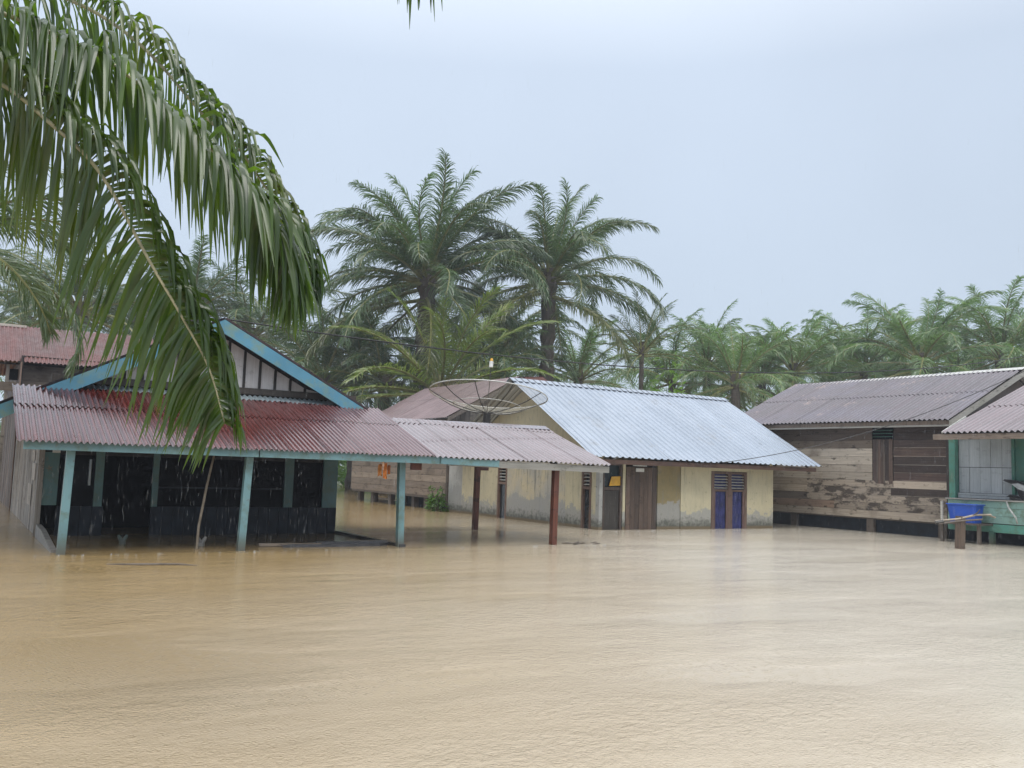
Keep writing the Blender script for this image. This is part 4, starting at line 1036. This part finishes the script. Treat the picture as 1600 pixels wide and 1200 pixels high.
def frond_bin(kind, k):
    key = (kind, k)
    if key not in _bins:
        if kind == 'oil': L_, n_, ll, lw, g = 1.0, 66, .155, .0100, 2.1
        elif kind in ('lush', 'wet'): L_, n_, ll, lw, g = 1.0, 96, .165, .0085, 2.3
        else: L_, n_, ll, lw, g = 1.0, 60, .165, .0085, 1.1
        a, var = divmod(k, 3)                        # a = age 0..7
        pitch = R([86, 76, 64, 50, 36, 20, 3, -16][a]); curve = R([46, 60, 74, 84, 90, 88, 78, 58][a] * (0.6 if kind == 'coco' else 1.5 if kind == 'wet' else 1))
        S_ = 6.0                                    # built at six metres, scaled per palm
        _bins[key] = frond_mesh(L_ * S_, pitch, curve, n_, ll * S_, lw * S_, g, k * 13 + len(kind), kind == 'coco')
    return _bins[key]
def trunk_mesh(h, r, rough=True, seed=0):
    rnd = random.Random(seed); mb = MB(); n = 10; rows = max(6, int(h / 0.45))
    for i in range(rows + 1):
        t = i / rows; rr_ = r * (1.15 - .3 * t) * (1 + (.10 if i % 2 else -.05) * (1 if rough else .3))
        if t > .9: rr_ *= 1.25
        for k in range(n):
            a = 2 * math.pi * (k + (.5 if i % 2 else 0)) / n
            q = rr_ * rnd.uniform(.86, 1.16); mb.v.append((q * math.cos(a), q * math.sin(a), -1.1 + (h + 1.1) * t))
    for i in range(rows):
        for k in range(n): mb.f.append((i * n + k, i * n + (k + 1) % n, (i + 1) * n + (k + 1) % n, (i + 1) * n + k)); mb.mi.append(0)
    mb.f.append(tuple(rows * n + k for k in range(n))); mb.mi.append(0)
    return mb.mesh("trunk", M['bark'])
def palm(name, label, pos, L, n, kind='oil', col=(1, 1, 1), group=None, seed=0, ages=(0, 7), skirt=0, tr=0.38, lean=0.0):
    rnd = random.Random(seed)
    x, y, z = pos
    P = thing(name, label, "palm tree", (x, y, 0), group)
    m4 = Matrix.Translation((x, y, 0))
    inst("trunk", trunk_mesh(z + .3, tr, True, seed), m4, P)
    ga = R(137.5); s = L / 6.0
    for i in range(n + skirt):
        u = i / max(1, n - 1)
        age = min(7, ages[0] + (ages[1] - ages[0]) * (u ** .85)) if i < n else 7
        k = int(max(0, min(7, round(age + rnd.uniform(-.6, .6))))) * 3 + rnd.randrange(3)
        az = i * ga + rnd.uniform(-.25, .25) + seed
        fs = s * rnd.uniform(.88, 1.1) * (0.72 + .28 * min(1, u * 3)) 
        rot = Matrix.Rotation(az, 4, 'Z') @ Matrix.Rotation(rnd.uniform(-.16, .16), 4, 'X') @ Matrix.Rotation(rnd.uniform(-.10, .10), 4, 'Y') @ Matrix.Rotation(rnd.uniform(-.5, .5), 4, 'X')
        zz = z - .5 * u - (0.9 * rnd.random() if i >= n else 0)
        m = Matrix.Translation((x + .16 * math.cos(az), y + .16 * math.sin(az), zz)) @ rot @ Matrix.Scale(fs, 4)
        b_ = rnd.uniform(.8, 1.2)
        c = (col[0] * b_, col[1] * b_, col[2] * b_)
        if i >= n: c = (1.5 * b_, 1.15 * b_, .8 * b_)
        elif age < 1.6: c = (c[0] * 1.15, c[1] * 1.2, c[2] * 1.05)
        inst("frond", frond_bin(kind, k), m, P, color=c)
    return P

palm("oil_palm", "tallest bushy oil palm rising behind the porch house and the satellite dish", (21.71, 44.52, 12.2), 7.9, 52, 'lush', (.95, 1.0, 1.0), seed=3, ages=(0.2, 7), skirt=6, tr=.5)
p2 = palm("oil_palm", "tall oil palm with dark bare trunk directly above the zinc roof ridge", (28.56, 42.52, 12.9), 7.0, 38, 'lush', (.98, 1.0, .98), seed=11, ages=(0, 6.6), skirt=5, tr=.42)
# ferns hanging on the second palm's trunk
rf = random.Random(5)
for i in range(26):
    az = rf.uniform(0, 6.28); zz = rf.uniform(7.0, 12.0)
    m = Matrix.Translation((28.56 + .35 * math.cos(az), 42.52 + .35 * math.sin(az), zz)) @ Matrix.Rotation(az, 4, 'Z') @ Matrix.Scale(rf.uniform(.2, .34), 4)
    inst("fern", frond_bin('coco', 5 * 3 + rf.randrange(3)), m, p2, color=(.75, .85, .5))
palm("coconut_palm", "yellow green young coconut palm with arching fronds behind the satellite dish", (20.3, 39.5, 5.5), 6.9, 19, 'coco', (1.9, 1.65, .85), seed=23, ages=(.6, 6.2), tr=.2)
mid = "palms crowding behind the houses"
GL = "green oil palm crowding among its likes behind the houses"
for i, (p_, L_, n_, lab) in enumerate([
    ((21.41, 53.35, 8.1), 7.0, 34, "dark oil palm low to the left of the tallest palm"),
    ((17.53, 48.85, 6.4), 6.4, 30, "short dark oil palm over the right end of the blue gable"),
    ((30.3, 51.24, 9.6), 7.0, 34, "dark oil palm filling the gap between the two tall palms"),
    ((24.4, 41.6, 6.3), 5.2, 26, "low oil palm between the two tall palm trunks"),
    ((20.0, 45.8, 6.3), 5.4, 26, "low oil palm under the left side of the tallest crown"),
    ((16.39, 59.76, 10.1), 7.0, 30, "oil palm behind the hanging tip of the nearest fronds"),
    ((12.38, 59.75, 11.3), 7.0, 30, "oil palm far behind the middle of the near fronds"),
    ((10.12, 65.92, 10.8), 7.0, 28, "oil palm behind the right end of the dull red roof"),
    ((5.58, 57.0, 10.1), 6.8, 30, "oil palm above the middle of the dull red roof"),
    ((3.59, 67.63, 10.4), 7.0, 28, "oil palm above the left end of the dull red roof")]):
    palm("oil_palm", lab, p_, L_, n_, 'oil', (.85, .92, .92), group=mid, seed=40 + i, ages=(.3, 7))
palm("areca_palm", "dark stiff fronded palm standing just right of the second tall palm", (32.14, 38.39, 8.6), 3.6, 20, 'coco', (.75, .85, .6), seed=61, ages=(0, 6.5), tr=.14)
RG = "palms in the row behind the zinc and purple roofs"
rl_ = [((35.14, 48.45, 7.7), 5.2, "small palm right beside the second tall palm's hanging fronds"),
       ((44.47, 49.64, 8.4), 6.0, "palm showing behind the middle of the zinc ridge"),
       ((45.2, 46.76, 9.2), 5.6, "palm with a pale spread crown above the zinc ridge"),
       ((42.62, 41.45, 7.6), 5.4, "palm above the right end of the zinc ridge"),
       ((50.13, 46.14, 8.7), 5.6, "palm in the gap between the zinc and purple roofs"),
       ((48.89, 42.16, 8.9), 5.4, "slim palm above the left end of the purple roof"),
       ((57.81, 46.07, 9.2), 5.6, "low palm behind the left third of the purple ridge"),
       ((54.73, 40.87, 9.3), 5.8, "broad palm above the purple ridge, left of its middle"),
       ((63.81, 44.66, 9.6), 5.6, "palm low behind the middle of the purple ridge"),
       ((54.36, 36.2, 10.6), 6.6, "tall upright palm above the right half of the purple ridge"),
       ((62.4, 38.37, 10.2), 5.8, "palm between the two tallest palms of the right row"),
       ((58.91, 33.37, 11.0), 6.4, "tall palm above the right end of the purple ridge"),
       ((65.31, 34.15, 10.8), 5.8, "palm at the right edge behind the purple ridge"),
       ((63.63, 30.58, 10.4), 6.2, "palm just beyond the right end of the purple ridge")]
for i, (p_, L_, lab) in enumerate(rl_):
    palm("oil_palm", lab, (p_[0], p_[1], p_[2] + (.3 if i < 9 else -.7)), L_ * 1.06, 26, 'lush' if L_ > 6.3 else 'oil', (1.5, 1.6, 1.35), group=RG, seed=80 + i, ages=(0, 6.4), skirt=4, tr=.3)
# second rank, seen only as green between the crowns
rb = random.Random(9)
mb = MB()
for px in range(-2, 19):
    d = rb.uniform(80, 96)
    q = fwd * d + rgt * ((px / 16.0 - .5) * d * 1.2)
    h_ = rb.uniform(8.0, 11.0)
    mb.tube([(q.x, q.y, -1), (q.x, q.y, h_)], [.32, .26], 6, 1)
    for i in range(18):
        az = i * 2.4 + px; u = i / 17
        pit = R(82 - 95 * u + rb.uniform(-6, 6)); cur = R(45 + 40 * math.sin(u * 2.6))
        p = V((q.x, q.y, h_)); ca, sa = math.cos(az), math.sin(az); N_ = 26
        for k in range(N_ + 1):
            t = k / N_; th = pit - cur * t ** 1.4
            T_ = V((ca * math.cos(th), sa * math.cos(th), math.sin(th)))
            if t > .12:
                sd_ = V((-sa, ca, 0))
                for s_ in (-1, 1):
                    blade(mb, p, sd_ * s_ * .8 + T_ * .55 + V((0, 0, rb.uniform(-.2, .4))), T_, (1.1 - .5 * t) * rb.uniform(.8, 1.1), .15, 1.6, 2)
            p = p + T_ * (6.2 / N_)
obj("treeline", mb, [M['leaf'], M['bark']], kind='stuff', color=(1.25, 1.35, 1.15))

# mid-distance palm on the left with fronds hanging into the frame
palm("oil_palm", "grey green oil palm at the left edge with fronds hanging before the dull red roof", (-0.9, 18.6, 5.5), 3.6, 26, 'wet', (1.15, 1.15, 1.0), seed=171, ages=(1.5, 6.4), tr=.3)

# ------------------------------------------------------------------ bushes
def bush(name, label, c, r, h, n, lw, col=(1, 1, 1), seed=0, cat="bush", group=None):
    rnd = random.Random(seed); mb = MB()
    for i in range(n):
        a = rnd.uniform(0, 6.283); u = rnd.random() ** .5; zz = rnd.random()
        q = V((c[0] + r * u * math.cos(a) * (1 - .45 * zz), c[1] + r * u * math.sin(a) * (1 - .45 * zz), c[2] + h * zz * (0.75 + .25 * math.sin(3 * a))))
        d = V((math.cos(a) * rnd.uniform(.2, 1), math.sin(a) * rnd.uniform(.2, 1), rnd.uniform(-.6, .5)))
        blade(mb, q, d, V((rnd.uniform(-1, 1), rnd.uniform(-1, 1), rnd.uniform(-.5, .5))), lw * rnd.uniform(1.2, 2.4), lw * rnd.uniform(.6, 1.0), .6, 2)
    B_ = thing(name, label, cat, (c[0], c[1], 0), group)
    obj("foliage", mb, M['bush'], B_, color=col)
    mb = MB()
    for i in range(6):
        a = i * 1.05; mb.tube([(c[0], c[1], -1), (c[0] + .2 * r * math.cos(a), c[1] + .2 * r * math.sin(a), c[2] + .3 * h), (c[0] + .6 * r * math.cos(a), c[1] + .6 * r * math.sin(a), c[2] + .85 * h)], [.02, .015, .006], 5)
    obj("stems", mb, M['bark'], B_)
bush("water_bush", "leafy green bush standing in the water at the plank house corner", (14.95, 29.1, 0), .42, .95, 420, .075, (1.0, 1.1, .9), 3)
bush("bright_bush", "bright green bush beyond the gap right of the dark porch", (21.6, 60.0, 0), 2.4, 4.2, 900, .24, (1.3, 1.4, 1.0), 4)
bush("banana_clump", "light green clump beside the dark stiff palm above the zinc roof", (33.5, 37.6, 0), 1.4, 8.2, 700, .22, (1.7, 1.7, .7), 6)
# far undergrowth: one mass
mb = MB(); ru = random.Random(12)
for i in range(26000):
    a = ru.uniform(-.72, .72); d = ru.uniform(66, 100)
    q = fwd * d + rgt * (a * d); hgt = (4.5 + (4.5 if a > .02 else 0) + 2.5 * math.sin(a * 31) * math.sin(d * .7 + a * 9)) * (0.55 + .45 * (d - 60) / 40)
    z = max(0.05, hgt * ru.random() ** .7)
    blade(mb, (q.x, q.y, z), (ru.uniform(-1, 1), ru.uniform(-1, 1), ru.uniform(-.5, .7)), V((ru.uniform(-1, 1), ru.uniform(-1, 1), ru.uniform(-1, 1))), ru.uniform(.6, 1.7), ru.uniform(.16, .38), .9, 2)
obj("undergrowth", mb, M['bush'], kind='stuff', color=(.9, .92, .85))

# ================================================================== near palm whose fronds hang into the picture
NP = thing("oil_palm", "nearest oil palm with dark wet fronds hanging across the upper left", "palm tree", (-2.74, 9.0, 0))
inst("trunk", trunk_mesh(5.0, .36, True, 501), Matrix.Translation((-2.74, 9.0, 0)), NP)
def catmull(P, n):
    P = [V(p) for p in P]; P = [P[0] * 2 - P[1]] + P + [P[-1] * 2 - P[-2]]; out_ = []
    segs = len(P) - 3
    for i in range(n + 1):
        u = i / n * segs; k = min(segs - 1, int(u)); f = u - k
        a, b_, c_, d_ = P[k:k + 4]
        out_.append(0.5 * ((2 * b_) + (c_ - a) * f + (2 * a - 5 * b_ + 4 * c_ - d_) * f * f + (3 * b_ - a - 3 * c_ + d_) * f ** 3))
    return out_
near_count = [0]
def near_frond(path, n, ll, lw, t0, seed, roll=0.0, side_len=(1, 1), ang=(52, 72), wild=1.0, hook=False, grav=((2.6, 4.6), (2.6, 4.6))):
    rnd = random.Random(seed)
    pts = catmull(path, 60)
    mb = MB(); mb.tube(pts, [.017 * (1 - i / 60) + .004 for i in range(61)], 6)
    FR = obj("frond", mb, M['rachis_near'], NP, smooth=True)
    rest = MB(); leaves = []
    for i in range(n):
        t = t0 + (1 - t0) * i / (n - 1)
        u = t * 60; k = min(59, int(u)); f = u - k
        q = pts[k].lerp(pts[k + 1], f); T_ = (pts[min(60, k + 1)] - pts[max(0, k - 1)]).normalized()
        S0 = T_.cross(UP).normalized(); u0 = S0.cross(T_); ro = roll + rnd.uniform(-.30, .30)
        Sd = S0 * math.cos(ro) + u0 * math.sin(ro); upl = u0 * math.cos(ro) - S0 * math.sin(ro)
        for si, s_ in enumerate((-1, 1)):
            al = R(rnd.uniform(*ang) - 24 * max(0, t - .5))
            row_ = rnd.choice((0.0, 0.45, -.15)) * wild
            d = Sd * s_ * math.sin(al) + T_ * math.cos(al) + upl * (row_ + rnd.uniform(-.12, .18))
            prof = (1.30 - .42 * t) * (1 - .50 * max(0, t - .76) / .24) * min(1, .6 + 3 * (t - t0))
            ln = ll * prof * rnd.choice((1, 1, 1, 1, rnd.uniform(.55, .9))) * rnd.uniform(.84, 1.12) * side_len[si]
            m1 = MB()
            blade(m1, q, d, T_ * 1.0 + upl * rnd.uniform(-.6, .7) + Sd * rnd.uniform(-.3, .3), ln, lw * rnd.uniform(.8, 1.2) * (1 - .3 * max(0, t - .6)), rnd.uniform(*grav[si]), 9, fold=.16, early=2 if (si == 1 and hook) or rnd.random() < .2 else True)
            vis = (q - V((0, 0, 1.6))).dot(rgt) / (q - V((0, 0, 1.6))).dot(fwd)
            leaves.append((vis > -.62 and near_count[0] < 300, m1, rnd.uniform(.75, 1.25)))
            if leaves[-1][0] : near_count[0] += 1
    for ok, m1, br in leaves:
        if ok:
            obj("leaflet", m1, M['leaf_near'], FR, color=(br, br, br), smooth=True, origin=V(m1.v[1]))
        else: rest.add(m1.v, m1.f)
    if rest.v: obj("leaflets", rest, M['leaf_near'], FR, kind='stuff', smooth=True, color=(.95, .95, .95))
FA = [(-2.6, 8.9, 4.9), (-1.75, 8.5, 5.0), (-0.96, 8.03, 5.02), (0.02, 7.17, 4.93), (0.48, 6.67, 4.71), (0.86, 6.25, 4.34), (1.21, 5.96, 3.87), (1.43, 5.73, 3.58), (1.65, 5.52, 3.16), (1.78, 5.46, 2.88), (1.83, 5.45, 2.66)]
FB = [(-2.6, 8.9, 4.6), (-1.7, 7.6, 4.45), (-0.93, 6.69, 4.35), (-0.29, 6.15, 4.25), (0.03, 5.84, 4.14), (0.32, 5.56, 3.97), (0.58, 5.3, 3.78), (0.93, 5.01, 3.43), (1.14, 4.79, 3.15), (1.33, 4.70, 2.92), (1.44, 4.66, 2.70), (1.48, 4.65, 2.52)]
FC = [(-2.6, 8.8, 4.2), (-1.6, 7.3, 4.1), (-0.89, 6.45, 4.0), (-0.32, 5.97, 3.84), (0.06, 5.64, 3.65), (0.31, 5.39, 3.4), (0.55, 5.16, 3.11), (0.81, 5.05, 2.65), (0.99, 4.97, 2.34), (1.13, 4.92, 2.08), (1.22, 4.89, 1.8)]
FE = [(-2.6, 8.9, 5.0), (-1.5, 7.4, 5.5), (-0.37, 6.33, 5.6), (0.58, 5.38, 5.45), (1.34, 4.72, 5.1), (1.81, 4.45, 4.76), (1.98, 4.31, 4.60)]
near_frond(FB, 195, .67, .036, .14, 1, roll=.55, wild=.8, grav=((1.0, 3.2), (1.6, 4.4)))
near_frond(FC, 215, .68, .032, .14, 2, roll=1.30, ang=(62, 80), wild=.45, hook=True, side_len=(1.08, .78), grav=((.4, 1.6), (2.0, 4.6)))
near_frond(FA, 195, .60, .032, .14, 3, roll=1.12, ang=(58, 78), wild=.5, hook=True, side_len=(1.0, .80), grav=((.8, 2.4), (1.6, 4.4)))
near_frond(FE, 34, 1.0, .034, .80, 4, roll=.2)

# ------------------------------------------------------------------ rain
rr_ = random.Random(77)
mb = MB()
def drop(p, ln, w_):
    p = V(p); a = V((w_, 0, 0)); b_ = V((0, w_, 0)); tilt = V((rr_.uniform(-.03, .05), rr_.uniform(-.03, .03), 1)) * ln
    vs = [p, p + tilt * .3 + a, p + tilt * .3 + b_, p + tilt * .3 - a, p + tilt * .3 - b_, p + tilt]
    mb.add(vs, [(0, 2, 1), (0, 3, 2), (0, 4, 3), (0, 1, 4), (5, 1, 2), (5, 2, 3), (5, 3, 4), (5, 4, 1)])
for i in range(7000):
    d = 7 + 18 * rr_.random() ** .7
    a = rr_.uniform(-.62, .62)
    q = fwd * d + rgt * (a * d)
    z = rr_.uniform(0.05, 7.5 if rr_.random() < .35 else 3.6)
    if 1.5 < q.x < 12.5 and 16.0 < q.y < 20: continue
    drop((q.x, q.y, z), rr_.uniform(.06, .14), rr_.uniform(.0008, .0017))
for i in range(420):                                # runoff falling from the eaves
    x = rr_.uniform(.9, 12.4); drop((x, 15.88 + rr_.uniform(-.03, .03), rr_.uniform(.05, 1.7)), rr_.uniform(.05, .12), rr_.uniform(.001, .0028))
for i in range(260):
    x = rr_.uniform(14.7, 23.8); drop((x, 19.34 + rr_.uniform(-.03, .03), rr_.uniform(.05, 1.9)), rr_.uniform(.06, .14), rr_.uniform(.0015, .0035))
for i in range(260):
    y = rr_.uniform(15, 22.5); drop((23.98 + rr_.uniform(-.03, .03), y, rr_.uniform(.05, 3.2)), rr_.uniform(.06, .14), rr_.uniform(.0015, .0035))
for i in range(140):
    y = rr_.uniform(12, 15); drop((23.12 + rr_.uniform(-.03, .03), y, rr_.uniform(.05, 2.9)), rr_.uniform(.06, .16), rr_.uniform(.0015, .0035))
obj("rain", mb, M['rain'], kind='stuff')
# little crowns thrown up where the runoff lands
mb = MB()
def splash(x, y, s):
    for k in range(4):
        a = rr_.uniform(0, 6.28); r_ = s * rr_.uniform(.2, .6)
        p = V((x + r_ * math.cos(a), y + r_ * math.sin(a), 0)); t = V((.4 * math.cos(a), .4 * math.sin(a), 1)) * s * rr_.uniform(.5, 1.1)
        w_ = s * .16
        mb.add([p + V((w_, 0, 0)), p + V((-w_ * .5, w_ * .9, 0)), p + V((-w_ * .5, -w_ * .9, 0)), p + t], [(0, 1, 3), (1, 2, 3), (2, 0, 3)])
for i in range(90): splash(rr_.uniform(.9, 12.4), 15.88 + rr_.uniform(-.12, .12), rr_.uniform(.015, .05))
for i in range(60): splash(rr_.uniform(14.7, 23.8), 19.34 + rr_.uniform(-.1, .1), rr_.uniform(.02, .05))
for i in range(60): splash(24.0 + rr_.uniform(-.1, .1), rr_.uniform(12, 22.5), rr_.uniform(.02, .05))
obj("splash", mb, M['rain'], kind='stuff')
